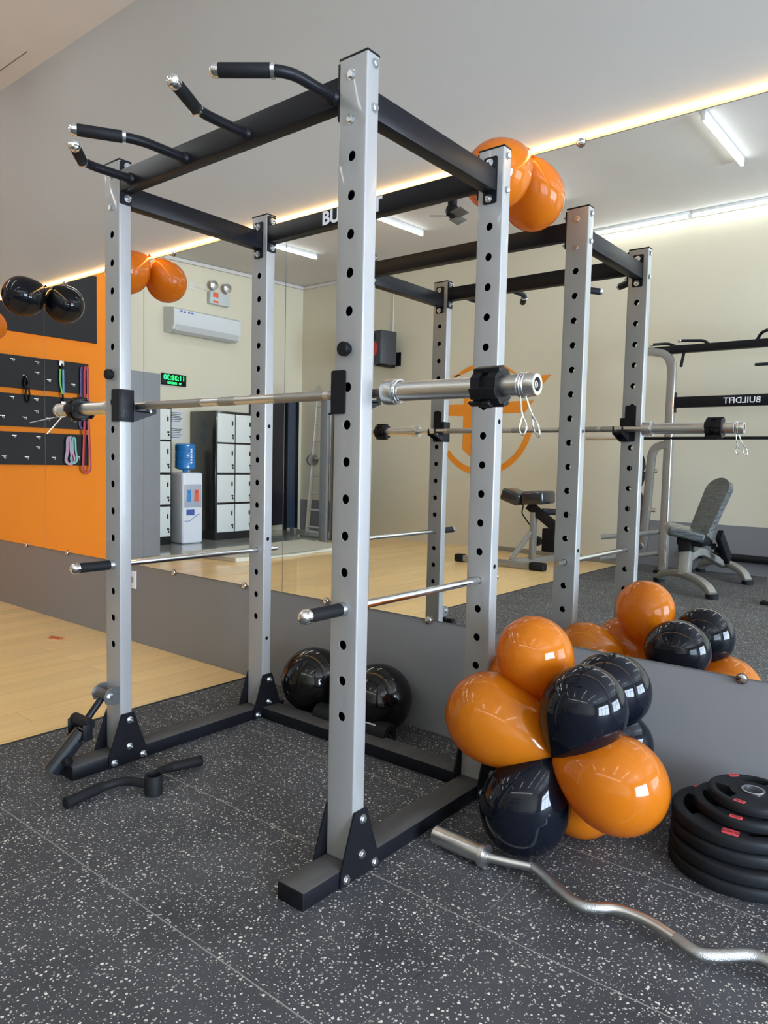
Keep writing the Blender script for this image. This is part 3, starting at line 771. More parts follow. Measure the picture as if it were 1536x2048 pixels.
sa, sb_ = V((1.308, .309, z)), V((1.490, .303, z)); d = (sa - sb_)
part('sleeve', M_STEEL, t, lambda bm: lathe(bm, sb_, d, [(-.008, .015), (0, .016), (0, .0335), (.014, .0335), (.016, .0325), (.016, .0262), (d.length - .002, .0262), (d.length, .0245), (d.length, 0)], 36), ang=20)

PX, PY = 2.062, .832
def big_plate(bm, z0, z1, R, grips=3, rot=0., rin=.0265, slot=(.55, .80)):
    """rubber plate with three hand slots; slots are real openings"""
    holes = [circ(PX, PY, rin, 28)]
    for k in range(grips):
        a0 = rot + 2 * pi * k / grips; n = 12; w_ = .50
        o = [(PX + R * slot[1] * math.cos(a0 + w_ * (2 * i / n - 1)), PY + R * slot[1] * math.sin(a0 + w_ * (2 * i / n - 1))) for i in range(n + 1)]
        i_ = [(PX + R * slot[0] * math.cos(a0 + w_ * .8 * (1 - 2 * i / n)), PY + R * slot[0] * math.sin(a0 + w_ * .8 * (1 - 2 * i / n))) for i in range(n + 1)]
        holes.append(o + i_)
    e = .006
    for zz, r in ((z0 + .001, R - e), (z1 - .001, R - e)):
        flat_fill(bm, [circ(PX, PY, R * .90, 72), *holes], lambda a, b: (a, b, zz))
    for lp in holes:
        A = [bm.verts.new((p[0], p[1], z0 + .001)) for p in lp]; B = [bm.verts.new((p[0], p[1], z1 - .001)) for p in lp]
        for i in range(len(lp)):
            j = (i + 1) % len(lp); bm.faces.new((A[i], A[j], B[j], B[i]))
    prof = [(z0 + .001, R * .90), (z0, R - e * 1.5), (z0 + e * .5, R - e * .4), (z0 + e, R), (z1 - e, R), (z1 - e * .5, R - e * .4), (z1, R - e * 1.5), (z1 - .001, R * .90)]
    seg = 72; rings = [[bm.verts.new((PX + r * math.cos(2 * pi * i / seg), PY + r * math.sin(2 * pi * i / seg), zz)) for i in range(seg)] for zz, r in prof]
    for A, B in zip(rings[:-1], rings[1:]):
        for i in range(seg):
            j = (i + 1) % seg; bm.faces.new((A[i], A[j], B[j], B[i]))
plates = [(0, .0385, .197, .3, 2.045, .806, 'bottom large black rubber weight plate of the stack by the mirror wall'), (.0385, .0765, .194, 1.1, 2.043, .808, 'second large black weight plate from the floor in the stack'),
          (.0765, .1140, .187, .8, 2.034, .824, 'third large black weight plate from the floor in the stack'), (.1140, .1510, .185, -2.79, 2.030, .828, 'topmost large black weight plate with a red rectangular marking'),
          (.1510, .1840, .145, -2.6, 2.047, .838, 'mid-sized black weight plate lying under the smallest one'), (.1840, .2160, .121, -2.5, 2.060, .846, 'smallest black weight plate with steel centre ring on top of the stack')]
def decal(t, ang, rad, zt, w_, h_, txt):
    c = V((PX + rad * math.cos(ang), PY + rad * math.sin(ang), zt)); ox = V((-math.sin(ang), math.cos(ang), 0)); oy = V((-math.cos(ang), -math.sin(ang), 0))
    mk = part('marking', M_RED, t, lambda bm: prism(bm, rrect(-w_ / 2, -h_ / 2, w_ / 2, h_ / 2, h_ * .2), lambda a, b: c + ox * a + oy * b + V((0, 0, -.0025)), lambda a, b: c + ox * a + oy * b), label='red marking')
    part('digits', M_REDTXT, mk, lambda bm: text_bm(bm, txt, h_ * .62, basis(c + V((0, 0, .0004)), ox, oy), .0002, 1., .0002), smooth=False)
for i, (z0, z1, R, rot, PX, PY, lab) in enumerate(plates):
    t = thing('weight_plate', lab, 'weight plate', (PX, PY, z0), 'stacked black weight plates')
    part('rubber_body', M_PLATE, t, lambda bm: big_plate(bm, z0, z1, R, 3, rot, .0275, (.52, .82) if i < 4 else (.52, .82)), ang=40)
    part('hub_ring', M_ZINC, t, lambda bm: lathe(bm, (PX, PY, z0 + .001), (0, 0, 1), [(0, .0274), (z1 - z0 + .001, .0322), (z1 - z0 + .002, .031), (z1 - z0 + .001, .0255), (0, .0252)], 36, closed=True))
    if i == 3: decal(t, -1.49,   .154, z1 + .0006, .044, .031, '20KG'); decal(t, 2.54, .166, z1 + .0006, .036, .020, '20KG')
    if i == 4: decal(t, -1.57, .131, z1 + .0006, .034, .016, '10KG')
    if i == 5: decal(t, -1.70, .104, z1 + .0006, .030, .017, '5KG'); decal(t, 2.32, .104, z1 + .0006, .030, .017, '5KG')

# ------------------------------------------------------------------ balls and foam roller
for x, y, R, lab in ((.212, .905, .148, 'shiny black exercise ball behind the rack, left one beside the far back upright'), (.590, .910, .146, 'shiny black exercise ball behind the rack, right one beside the nearest upright')):
    t = thing('exercise_ball', lab, 'exercise ball', (x, y, 0), 'exercise balls against the grey wall')
    part('skin', M_GLOSSBALL, t, lambda bm: sphere(bm, (x, y, R), R, 56))
    part('valve', M_RUBBER, t, lambda bm: cyl(bm, (x - R * .7, y - R * .68, R * 1.1), (x - R * .72, y - R * .70, R * 1.12), .006, 12))
t = thing('foam_roller', 'short black foam roller with a white emblem lying behind the rear base bar', 'foam roller', (.53, .80, 0))
r0, r1 = V((.335, .812, .048)), V((.735, .812, .048)); rr = .047
part('foam', M_RUBBER, t, lambda bm: lathe(bm, r0, r1 - r0, [(0, .018), (.0, rr - .005), (.005, rr), ((r1 - r0).length - .005, rr), ((r1 - r0).length, rr - .005), ((r1 - r0).length, .018), ((r1 - r0).length - .03, .018), ((r1 - r0).length - .03, 0)], 36))
def roll_logo(bm):
    n = V((0, -.62, .78)).normalized(); c = V((.612, .812, .048)) + n * (rr + .0004); x = V((1, 0, 0)); y = n.cross(x)
    prism(bm, circ(0, 0, .010, 20), lambda a, b: c + x * a + y * b, lambda a, b: c + x * a + y * b + n * .0005, [circ(0, 0, .0068, 16)])
    prism(bm, [(-.004, -.003), (.004, .0), (-.002, .004)], lambda a, b: c + x * a + y * b, lambda a, b: c + x * a + y * b + n * .0005)
    for k in range(9): prism(bm, rrect(.016 + k * .0062, -.0028, .0205 + k * .0062, .0028 + .0015 * (k % 3 == 0), .001, 2), lambda a, b: c + x * a + y * b, lambda a, b: c + x * a + y * b + n * .0005)
part('print', M_WHITE, t, roll_logo, label='small white round emblem with a line of print', smooth=False)
part('strap', M_PLASTIC, t, lambda bm: tube(bm, rounded([(.730, .800, .06), (.758, .800, .04), (.765, .805, .007), (.735, .806, .006)], .012, 4), .0035, 8))

# ------------------------------------------------------------------ balloons
def balloon(c, R, k, m, lab, grp, stretch=None):
    c, k = V(c), V(k); ax = (c - k).normalized(); d = (c - k).length
    t = thing('balloon', lab, 'balloon', tuple(c), grp)
    def body(bm):
        prof = []
        n = 26
        for i in range(n + 1):
            a = pi * i / n; s = math.cos(a)
            if s >= 0: prof.append((d + R * 1.04 * s, R * math.sin(a)))
            else:
                q = -s; rr_ = math.sqrt(max(0, 1 - q * q))
                prof.append((d - d * q, R * (rr_ * (1 - .40 * q ** 2.2)) if i < n else 0))
        prof[0] = (d + R * 1.04, 0)
        prof = prof[::-1]
        prof[0] = (0.0, .003)
        lathe(bm, k, ax, [(max(p[0], 0), p[1]) for p in prof], 48)
    part('skin', m, t, body, ang=60)
    part('knot', m, t, lambda bm: lathe(bm, k, -ax, [(-.006, .0045), (0, .0035), (.004, .007), (.009, .0065), (.013, .011), (.015, .010), (.014, 0)], 14))
    return t
K1, K2, K3 = V((1.612, .452, .315)), V((1.560, .690, .345)), V((1.535, .645, .440))
G1, G2 = 'balloon bunch on the floor', 'balloons hanging on the top edge of the mirrors'
def floorclamp(c, R): return (c[0], c[1], max(c[2], R + .002))
balloon((1.388, .480, .370), .138, K1, M_BORANGE, 'orange balloon at the front left of the floor bunch, pointing left', G1)
balloon((1.690, .475, .468), .1195, K1 , M_BBLACK, 'black balloon at the top front of the floor bunch, above the knot', G1)
balloon((1.789, .488, .273), .1345, K1, M_BORANGE, 'orange balloon at the front right of the floor bunch, beside the weight plates', G1)
balloon(floorclamp((1.533, .440, .140), .131), .131, K1, M_BBLACK, 'black balloon at the bottom front of the floor bunch, resting on the rubber floor', G1)
balloon((1.484, .570, .565), .1175, K3, M_BORANGE, 'orange balloon standing highest in the floor bunch', G1)
balloon((1.668, .728, .456), .1180, K3, M_BBLACK, 'black balloon partly hidden behind the front top black one', G1)
balloon((1.670, .820, .262), .1020, K2, M_BBLACK, 'black balloon low at the back right, close to the grey wall', G1)
balloon((1.615, .660, .122), .1180, K2, M_BORANGE, 'orange balloon at the very bottom back of the bunch, mostly hidden', G1)
balloon((1.325, .785, .405), .1160, (1.47, .74, .40), M_BORANGE, 'orange balloon hidden behind the right back upright, seen in the mirror', G1)
balloon((1.235, .900, .200), .1160, (1.48, .80, .32), M_BBLACK, 'black balloon peeking out left of the right back upright', G1)
balloon((1.088, .918, 2.205), .122, (1.140, 1.030, 2.312), M_BORANGE, 'orange balloon hanging behind the top of the right back upright', G2)
balloon((-2.602, .919, 2.228), .136, (-2.54, 1.030, 2.305), M_BBLACK, 'black balloon hanging at the top mirror edge on the far left', G2)
balloon((-1.352, .929, 2.209), .121, (-1.30, 1.030, 2.312), M_BORANGE, 'orange balloon hanging behind the left front upright', G2)
balloon((-3.79, .92, 2.195), .121, (-3.74, 1.030, 2.312), M_BORANGE, 'orange balloon hanging beyond the left frame edge, seen only in the mirror', G2)

# ================================================================== the side of the room seen in the mirrors
# ceiling tube lights
t0 = thing('tube_light', '', 'tube light', (0, 0, 0), 'tube lights on the ceiling')
part('tube', M_TUBE, t0, lambda bm: tube(bm, [(0, -.60, -.052), (0, .60, -.052)], .016, 10))
part('housing', M_FIX, t0, lambda bm: [box(bm, (-.020, -.615, -.034), (.020, .615, .0), .003), box(bm, (-.016, -.62, -.07), (.016, -.602, -.02), .002), box(bm, (-.016, .602, -.07), (.016, .62, -.02), .002)])
spots = []
names = {-4.7: 'first', -2.9: 'second', -1.1: 'third', .7: 'fourth', 2.5: 'fifth', 4.3: 'sixth', 6.1: 'last'}
first = True
for x in (-4.7, -2.9, -1.1, .7, 2.5, 4.3, 6.1):
    for y, rn in ((-3.15, 'far'), (-1.15, 'near')):
        if y == -1.15 and x in (.7, 2.5, 4.3): continue
        o = t0 if first else copy_tree(t0); first = False
        o.location = (x, y, zc(y)); o.rotation_euler = (-math.atan(.034) , 0, 0)
        o['label'] = 'white ceiling tube light, %s from the left in the row %s the mirrors' % (names[x], 'away from' if rn == 'far' else 'nearer')
for x, y, lab in ((2.5, -1.75, 'white ceiling tube light above and behind the camera side of the rack'), (4.3, -1.75, 'white ceiling tube light nearest the shop window on the mirror side'), (-2.9, -.25, 'added unseen ceiling tube light closest to the mirrors, brightening the wood floor'), (-4.2, -.25, 'added unseen ceiling tube light closest to the mirrors, beside the orange wall')):  # last two are unseen, added to brighten the left wall and wood floor
    o = copy_tree(t0); o.location = (x, y, zc(y)); o['label'] = lab
for i, x in enumerate((-.75, .50, 1.75, 3.0, 4.25)):
    o = copy_tree(t0); o.rotation_euler = (0, 0, pi / 2); o.location = (x, YO + .10, zc(YO) - .004)
    o['label'] = '%s white tube light from the left under the ceiling edge of the cream wall' % ('first', 'second', 'third', 'fourth', 'fifth')[i]; o['group'] = 'line of tube lights along the cream wall'

# ceiling fan
t = thing('orbit_fan', 'dark three-blade orbit fan under the ceiling', 'fan', (-1.95, -3.0, 3.75))
zf = zc(-3.0)
part('mount', M_PLASTIC, t, lambda bm: [cyl(bm, (-1.95, -3.0, zf), (-1.95, -3.0, zf - .10), .05, 18), sphere(bm, (-1.95, -3.0, zf - .14), .075, 18)])
def blades(bm):
    for k in range(3):
        mtx = Matrix.Translation((-1.95, -3.0, zf - .19)) @ Matrix.Rotation(2.1 * k + .4, 4, 'Z') @ Matrix.Rotation(.35, 4, 'X')
        box(bm, (.03, -.06, -.004), (.24, .06, .004), .003, 2, mtx)
part('blades', mat('fan_grey', (.12, .12, .12), .5), t, blades)

# orange partition with hook boards
bm = newbm(); box(bm, (-4.98, -.78, 0), (-4.88, MY, 3.85)); struct('wall_partition_orange', bm, M_ORANGE, smooth=False)
bm = newbm(); box(bm, (-5.00, -1.40, 0), (-4.86, -.78, 2.115), .003); tag(obj('partition_panel', bm, M_GREYPANEL), 'tall grey partition panel standing at the end of the orange wall', 'partition')
XB = -4.88
boards = [(-.613, 1.0, 2.347, 3.05, 'large charcoal board high on the orange wall'), (-.514, 1.0, 1.80, 2.118, 'upper charcoal hook board on the orange wall'),
          (-.511, 1.0, 1.425, 1.745, 'middle charcoal hook board on the orange wall'), (-.509, 1.0, 1.048, 1.372, 'lower charcoal hook board on the orange wall')]
hooks = [(.27, 2.069), (.032, 2.066), (.033, 1.963), (-.087, 1.901), (-.343, 1.881), (.152, 1.92), (-.208, 2.095), (.282, 1.702), (.045, 1.699), (.043, 1.578), (.16, 1.509), (-.074, 1.513), (-.345, 1.511), (.375, 1.512),
         (.265, 1.325), (.026, 1.321), (.029, 1.219), (.364, 1.12), (.143, 1.115), (-.13, 1.116), (-.39, 1.125), (.52, 2.06), (.62, 1.7), (.55, 1.32), (.75, 1.5)]
for y0, y1, z0, z1, lab in boards:
    t = thing('hook_board', lab, 'wall board', (XB + .02, (y0 + y1) / 2, z0), 'charcoal boards on the orange wall')
    part('board', M_BOARD, t, lambda bm: box(bm, (XB + .012, y0, z0), (XB + .030, y1, z1), .001), smooth=False)
    part('spacer', M_PLASTIC, t, lambda bm: [box(bm, (XB + .002, y0 + .08, z0 + .08), (XB + .013, y0 + .12, z1 - .08)), box(bm, (XB + .002, y1 - .12, z0 + .08), (XB + .013, y1 - .08, z1 - .08))], smooth=False)
    for hy, hz in hooks:
        if z0 < hz < z1:
            part('hook', M_ALU, t, lambda bm: [box(bm, (XB + .030, hy - .022, hz + .008), (XB + .034, hy + .022, hz + .014)), tube(bm, rounded([(XB + .032, hy, hz + .01), (XB + .032, hy, hz - .014), (XB + .062, hy, hz - .014), (XB + .062, hy, hz + .002)], .006, 3), .0035, 6)])
bm = newbm(); box(bm, (XB + .001, -.58, 2.37), (XB + .008, .98, 2.378)); box(bm, (XB + .001, -.585, 2.37), (XB + .008, -.577, 3.03))
tag(obj('backlight_strip', bm, M_LED, smooth=False), 'warm light strip hidden behind the large charcoal board', 'strip light')
def band(y, z0, z1, wd, m, lab, x=XB + .055, dx=.026, pinch=.5):
    t = thing('resistance_band', lab, 'resistance band', (x, y, z0), 'resistance bands on the hook boards')
    zm = (z0 + z1) / 2
    pts = rounded([(x, y, z1), (x + .004, y + wd * pinch, z1 - .02), (x, y + wd * pinch, zm), (x, y + wd, z0 + wd), (x, y, z0), (x, y - wd, z0 + wd), (x, y - wd * pinch, zm), (x - .004, y - wd * pinch, z1 - .02), (x, y, z1 + .0)], .03, 5)
    part('loop', m, t, lambda bm: tube(bm, pts, 0, rect=(dx, .004), upv=(1, 0, 0)))
    return t
band(-.475, .958, 2.087, .042, mat('red_band', (.34, .010, .016), .45), 'long red resistance band hanging at the board ends')
band(-.436, 1.43, 2.078, .030, mat('purple_band', (.05, .02, .12), .5), 'dark purple resistance band hanging beside the red one', XB + .045)
band(-.30, 1.045, 1.345, .05, mat('pink_band', (.55, .20, .30), .5), 'pink resistance band on the lower hook board', XB + .05, .02)
band(-.33, 1.06, 1.34, .04, mat('teal_band', (.12, .42, .34), .5), 'teal green resistance band on the lower hook board', XB + .062, .018)
band(-.27, 1.05, 1.34, .04, mat('lilac_band', (.30, .26, .36), .5), 'lilac grey resistance band on the lower hook board', XB + .068, .018)
t = thing('expander_tube', 'green and blue expander tube with handles hanging on the upper hook board', 'expander', (XB + .05, -.205, 1.66))
part('tube', mat('green_tube', (.15, .50, .08), .4), t, lambda bm: tube(bm, rounded([(XB + .05, -.195, 2.03), (XB + .05, -.19, 1.9), (XB + .05, -.215, 1.78)], .04, 4), .009, 8), label='green tube')
part('tube', mat('blue_tube', (.12, .25, .45), .4), t, lambda bm: tube(bm, [(XB + .055, -.222, 2.03), (XB + .055, -.226, 1.78)], .012, 8), label='blue tube')
part('strap', M_PLASTIC, t, lambda bm: [tube(bm, [(XB + .05, -.21, 2.09), (XB + .05, -.21, 2.03)], .014, 8), tube(bm, [(XB + .05, -.22, 1.78), (XB + .05, -.225, 1.70)], .010, 8)])
part('buckle', M_ALU, t, lambda bm: [box(bm, (XB + .04, -.235, 2.065), (XB + .06, -.185, 2.115), .004), box(bm, (XB + .04, -.25, 1.655), (XB + .06, -.20, 1.705), .004)])
t = thing('ankle_strap', 'black strap hanging across the two upper hook boards', 'strap', (XB + .05, .14, 1.63))
part('strap', M_PLASTIC, t, lambda bm: [tube(bm, rounded([(XB + .05, .15, 1.93), (XB + .055, .175, 1.85), (XB + .05, .15, 1.80), (XB + .05, .125, 1.85), (XB + .05, .15, 1.93)], .02, 4), .014, 8),
    tube(bm, rounded([(XB + .05, .14, 1.82), (XB + .05, .165, 1.74), (XB + .05, .14, 1.655), (XB + .05, .115, 1.72), (XB + .05, .13, 1.83)], .03, 4), .009, 8)])

# lockers
def locker(y0, y1, cols, lab):
    xf, zt = -5.76, 1.822
    t = thing('locker', lab, 'locker', ((xf + XL) / 2, (y0 + y1) / 2, 0), 'black and white lockers along the wall')
    part('carcass', M_MARBLE, t, lambda bm: box(bm, (XL + .02, y0, 0), (xf, y1, zt), .004))
    cw = (y1 - y0 - .03) / cols; rows = [(1.385, 1.785), (.955, 1.360), (.535, .925), (.110, .505)]
    for c in range(cols):
        a = y0 + .015 + c * cw
        for z0, z1 in rows:
            dr = part('door', M_LOCKW, t, lambda bm: box(bm, (xf, a + .010, z0), (xf + .016, a + cw - .010, z1), .002))
            part('handle', M_PLASTIC, dr, lambda bm: [box(bm, (xf + .016, a + .045, z1 - .14 - .02), (xf + .024, a + .065, z1 - .10), .002), cyl(bm, (xf + .015, a + .05, z1 - .30), (xf + .030, a + .05, z1 - .30), .014, 10), box(bm, (xf + .02, a + .035, z1 - .35), (xf + .028, a + .05, z1 - .32), .001)])
            part('vent', mat('vent_grey', (.25, .26, .26), .5), dr, lambda bm: [box(bm, (xf + .016, a + .040, z1 - .10 + k * .012 - .04), (xf + .0175, a + .070, z1 - .096 + k * .012 - .04)) for k in range(5)], smooth=False)
locker(-3.90, -2.90, 3, 'wide black locker with rows of white doors right of the water dispenser')
locker(-2.18, -.98, 4, 'black locker with white doors left of the water dispenser, partly behind the grey panel')

# water dispenser
t = thing('water_dispenser', 'white standing water dispenser between the two lockers', 'water dispenser', (-5.82, -2.44, 0))
part('cabinet', M_WPLAST, t, lambda bm: box(bm, (-6.0, -2.60, .0), (-5.64, -2.27, .955), .03, 4))
part('tap_panel', mat('panel_grey', (.40, .42, .48), .4), t, lambda bm: box(bm, (-5.6385, -2.57, .49), (-5.630, -2.30, .80), .004))
for yy, mm, lb in ((-2.36, mat('tap_blue', (.05, .25, .55), .4), 'blue tap label'), (-2.48, mat('tap_red', (.75, .12, .06), .4), 'red tap label')):
    part('tap', mm, t, lambda bm: [box(bm, (-5.631, yy - .035, .57), (-5.624, yy + .03, .73), .003), cyl(bm, (-5.63, yy, .70), (-5.60, yy, .70), .012, 10)], label=lb)
part('print', mat('print_navy', (.05, .09, .35), .5), t, lambda bm: [box(bm, (-5.6395, -2.46, .385), (-5.6385, -2.33, .46)), tube(bm, rounded([(-5.639, -2.30, .31), (-5.639, -2.38, .30), (-5.639, -2.46, .36), (-5.639, -2.54, .40)], .05, 4), .004, 6)], label='blue wave print')
t = thing('water_bottle', 'large blue water bottle upside down on the dispenser', 'water bottle', (-5.82, -2.44, .955))
part('body', M_BLUE, t, lambda bm: lathe(bm, (-5.82, -2.44, .957), (0, 0, 1), [(0, .035), (.03, .04), (.045, .12), (.06, .138), (.16, .138), (.17, .132), (.18, .138), (.27, .138), (.28, .132), (.29, .138), (.37, .138), (.385, .12), (.387, 0)], 28))
part('print', M_WHITE, t, lambda bm: [box(bm, (-5.684, -2.452, 1.08 + k * .035), (-5.6815, -2.425, 1.103 + k * .035)) for k in range(6)], label='column of white print', smooth=False)

# things on the left wall
t = thing('air_conditioner', 'white split air conditioner high on the cream wall', 'air conditioner', (XL, -3.05, 2.9))
def acp(bm):
    pr = [(XL + .004, 2.90), (XL + .004, 3.235), (XL + .20, 3.215), (XL + .235, 3.19), (XL + .235, 2.985), (XL + .20, 2.915), (XL + .12, 2.885)]
    prism(bm, pr, lambda a, b: V((a, -2.46, b)), lambda a, b: V((a, -3.63, b)))
part('casing', mat('ac_white', (.62, .64, .64), .35), t, acp, ang=40)
part('flap', mat('ac_flap', (.50, .51, .50), .4), t, lambda bm: prism(bm, [(XL + .236, 2.975), (XL + .238, 2.985), (XL + .205, 2.908), (XL + .135, 2.880), (XL + .130, 2.886), (XL + .2, 2.918)], lambda a, b: V((a, -2.50, b)), lambda a, b: V((a, -3.60, b))))
part('print', mat('print_navy'), t, lambda bm: [box(bm, (XL + .2345, -2.60 - k * .055, 3.155), (XL + .2358, -2.565 - k * .055, 3.178)) for k in (0, 1, 2.3, 3.3)], label='small blue print', smooth=False)
t = thing('emergency_light', 'twin-headed emergency light above the air conditioner', 'emergency light', (XL, -3.35, 3.4))
part('box', mat('em_box', (.50, .54, .54), .4), t, lambda bm: box(bm, (XL + .003, -3.545, 3.41), (XL + .085, -3.19, 3.585), .008))
part('label_plate', mat('em_red', (.70, .13, .05), .5), t, lambda bm: [box(bm, (XL + .085, -3.33, 3.505), (XL + .087, -3.235, 3.575)), box(bm, (XL + .085, -3.33, 3.425), (XL + .087, -3.235, 3.455))], label='orange red label', smooth=False)
for yy in (-3.255, -3.50):
    hd = part('lamp_head', mat('em_grey', (.30, .30, .28), .4), t, lambda bm: [lathe(bm, (XL + .03, yy, 3.68), (1, .15, -.1), [(0, .02), (.03, .06), (.07, .068)], 18), cyl(bm, (XL + .05, yy, 3.58), (XL + .05, yy, 3.64), .012, 10)])
    part('lens', M_CHROME, hd, lambda bm: lathe(bm, (XL + .098, yy + .01, 3.673), (1, .15, -.1), [(0, .062), (.006, .058), (.012, .03), (.014, 0)], 18))
bm = newbm(); tube(bm, rounded([(XL + .006, -3.19, 3.60), (XL + .006, -3.10, 3.605), (XL + .006, -2.97, 3.61), (XL + .006, -2.93, 3.61)], .02, 3), .008, 6)
box(bm, (XL + .001, -2.95, 3.55), (XL + .012, -2.87, 3.66))
tag(obj('wall_conduit', bm, mat('conduit', (.62, .61, .55), .6)), 'cream conduit and junction box running to the emergency light', 'conduit')
t = thing('digital_clock', 'black digital wall clock with green digits above the dispenser', 'clock', (XL, -2.61, 2.16))
part('case', M_PLASTIC, t, lambda bm: box(bm, (XL + .002, -2.812, 2.165), (XL + .035, -2.412, 2.325), .004))
def digits(bm):
    text_bm(bm, '11:38:30', .098, basis((XL + .0355, -2.612, 2.268), (0, 1, 0), (0, 0, 1)), .0006, 1.05, .0015)
    text_bm(bm, '28   2025.7.28', .040, basis((XL + .0355, -2.612, 2.195), (0, 1, 0), (0, 0, 1)), .0006, 1.0, .0008)
part('digits', M_GREEN, t, digits, label='glowing green digits', smooth=False)
for k, (za, zb_) in enumerate(((1.61, 1.83), (1.40, 1.60))):
    t = thing('notice_sheet', ('upper' if k == 0 else 'lower') + ' white notice sheet taped on the wall above the water bottle', 'notice', (XL, -2.68, za), 'notice sheets on the wall')
    part('paper', mat('paper', (.62, .63, .62), .7), t, lambda bm: box(bm, (XL + .001, -2.775, za), (XL + .003, -2.52, zb_)), smooth=False)
    part('print', mat('ink', (.05, .05, .06), .7), t, lambda bm: [box(bm, (XL + .003, -2.765 + .02 * (j % 3), zb_ - .045 - j * .024), (XL + .0035, -2.54 - .02 * (j % 2), zb_ - .036 - j * .024)) for j in range(6)], smooth=False)

# dark doorway, ladder, post, curtain
t = thing('dark_door', 'dark glazed door on the left wall near the far corner', 'door', (XL, -4.75, 0))
part('leaf', mat('dark_door_panel', (.022, .018, .030), .25, coat=.4), t, lambda bm: box(bm, (XL + .01, -4.74, .09), (XL + .05, -4.00, 2.15), .003))
part('leaf', mat('dark_door_glass', (.03, .045, .075), .2, coat=.6), t, lambda bm: box(bm, (XL + .01, -4.98, .03), (XL + .06, -4.77, 2.15), .003))
part('frame', M_PLASTIC, t, lambda bm: [box(bm, (XL + .005, -5.02, 0), (XL + .075, -4.97, 2.2)), box(bm, (XL + .005, -4.78, 0), (XL + .07, -4.74, 2.2))], smooth=False)
t = thing('folding_ladder', 'aluminium multi-position ladder leaning beside the grey post', 'ladder', (-5.2, -4.5, 0))
def lad(y0, dy):
    for xx in (-5.43, -5.02):
        pass
xa, xb = -5.32, -5.03
foot = V((0, -4.28, .02)); top = V((0, -4.34, 2.22))
def P(x, k): return V((x + .15 * k, foot.y + (top.y - foot.y) * k, foot.z + (top.z - foot.z) * k))
for x in (xa, xb):
    part('rail', M_ALU, t, lambda bm: [tube(bm, [P(x, 0), P(x, .5), P(x, 1)], 0, rect=(.07, .028), upv=(1, 0, 0)), lathe(bm, P(x, 1), (1, 0, 0), [(-.014, .05), (.014, .05)], 16)])
    part('hinge', mat('hinge_grey', (.20, .19, .17), .5), t, lambda bm: lathe(bm, P(x, .52) + V((-.03, .0, 0)), (1, .3, 0), [(0, .09), (.06, .09)], 18), label='round dark hinge')
for k in range(8):
    part('rung', M_ALU, t, lambda bm: cyl(bm, P(xa, .06 + k * .118), P(xb, .06 + k * .118), .018, 10))
part('stabilizer', M_ALU, t, lambda bm: [box(bm, (xa - .25, -4.31, .02), (xb + .2, -4.25, .10), .004), box(bm, (xa - .33, -4.32, .0), (xa - .22, -4.24, .11), .006)])
bm = newbm(); box(bm, (-4.70, -3.96, 0), (-4.57, -3.90, 2.02), .002)
tag(obj('grey_post', bm, M_GREYPANEL), 'slim grey floor-standing post between the ladder and the curtain', 'post')
def cur(bm):
    lo, hi, n = [], [], 40
    for i in range(n + 1):
        k = i / n; x = -4.55 + .40 * k; y = -3.96 + .03 * math.sin(k * 26)
        lo.append(bm.verts.new((x, y, .03))); hi.append(bm.verts.new((-4.54 + .34 * k, -3.96 + .018 * math.sin(k * 26), 1.84)))
    for i in range(n): bm.faces.new((lo[i], lo[i + 1], hi[i + 1], hi[i]))
    lo2 = [bm.verts.new(v.co + V((0, -.01, 0))) for v in lo]; hi2 = [bm.verts.new(v.co + V((0, -.01, 0))) for v in hi]
    for i in range(n): bm.faces.new((lo2[i + 1], lo2[i], hi2[i], hi2[i + 1]))
    for i in range(n): bm.faces.new((hi[i], hi[i + 1], hi2[i + 1], hi2[i])); bm.faces.new((lo[i + 1], lo[i], lo2[i], lo2[i + 1]))
bm = newbm(); cur(bm)
t = thing('curtain', 'brown floor-length curtain hanging beside the grey post', 'curtain', (-4.4, -3.96, 0))
obj('cloth', bm, M_CURTAIN, t, ang=60)
part('rod', M_PLASTIC, t, lambda bm: cyl(bm, (-4.70, -3.93, 1.80), (-4.10, -3.97, 1.85), .014, 10))
# floor mat
bm = newbm()
mp = [(-4.62, -1.62), (-4.20, -1.66), (-3.86, -1.70), (-3.80, -1.95), (-3.84, -2.2), (-3.80, -2.6), (-3.86, -3.0), (-3.82, -3.45), (-4.2, -3.62), (-4.70, -3.60)]
prism(bm, mp, lambda a, b: V((a, b, .001)), lambda a, b: V((a, b, .045)))
bmesh.ops.bevel(bm, geom=[e for e in bm.edges if all(v.co.z > .04 for v in e.verts)], offset=.012, segments=2, affect='EDGES')
tag(obj('floor_mat', bm, M_MAT, ang=50), 'large cream foam mat lying on the wood floor', 'floor mat')

# speaker on the cream wall
t = thing('loudspeaker', 'black loudspeaker with red cone on a bracket on the cream wall', 'loudspeaker', (-4.45, -4.9, 2.58))
rz = Matrix.Translation((-4.42, -4.88, 2.83)) @ Matrix.Rotation(.22, 4, 'Z')
part('cabinet', mat('speaker_black', (.035, .037, .042), .5), t, lambda bm: box(bm, (-.17, -.15, -.24), (.17, .15, .24), .006, 2, rz))
def cone(bm, z, r): lathe(bm, rz @ V((0, .151, z)), rz.to_3x3() @ V((0, 1, 0)), [(0, r), (.008, r), (.006, r * .8), (-.0, r * .35), (.006, r * .25), (.010, 0)], 24)
part('cone', mat('red_cone', (.45, .02, .03), .4), t, lambda bm: cone(bm, -.02, .11), label='red speaker cone')
part('horn', M_PLASTIC, t, lambda bm: [cone(bm, .16, .05), cone(bm, -.18, .03)])
part('bracket', M_PLASTIC, t, lambda bm: [box(bm, (-4.55, YO + .005, 2.60), (-4.25, YO + .03, 2.80), .003), box(bm, (-4.45, YO + .02, 2.57), (-4.35, -4.80, 2.595), .003)])
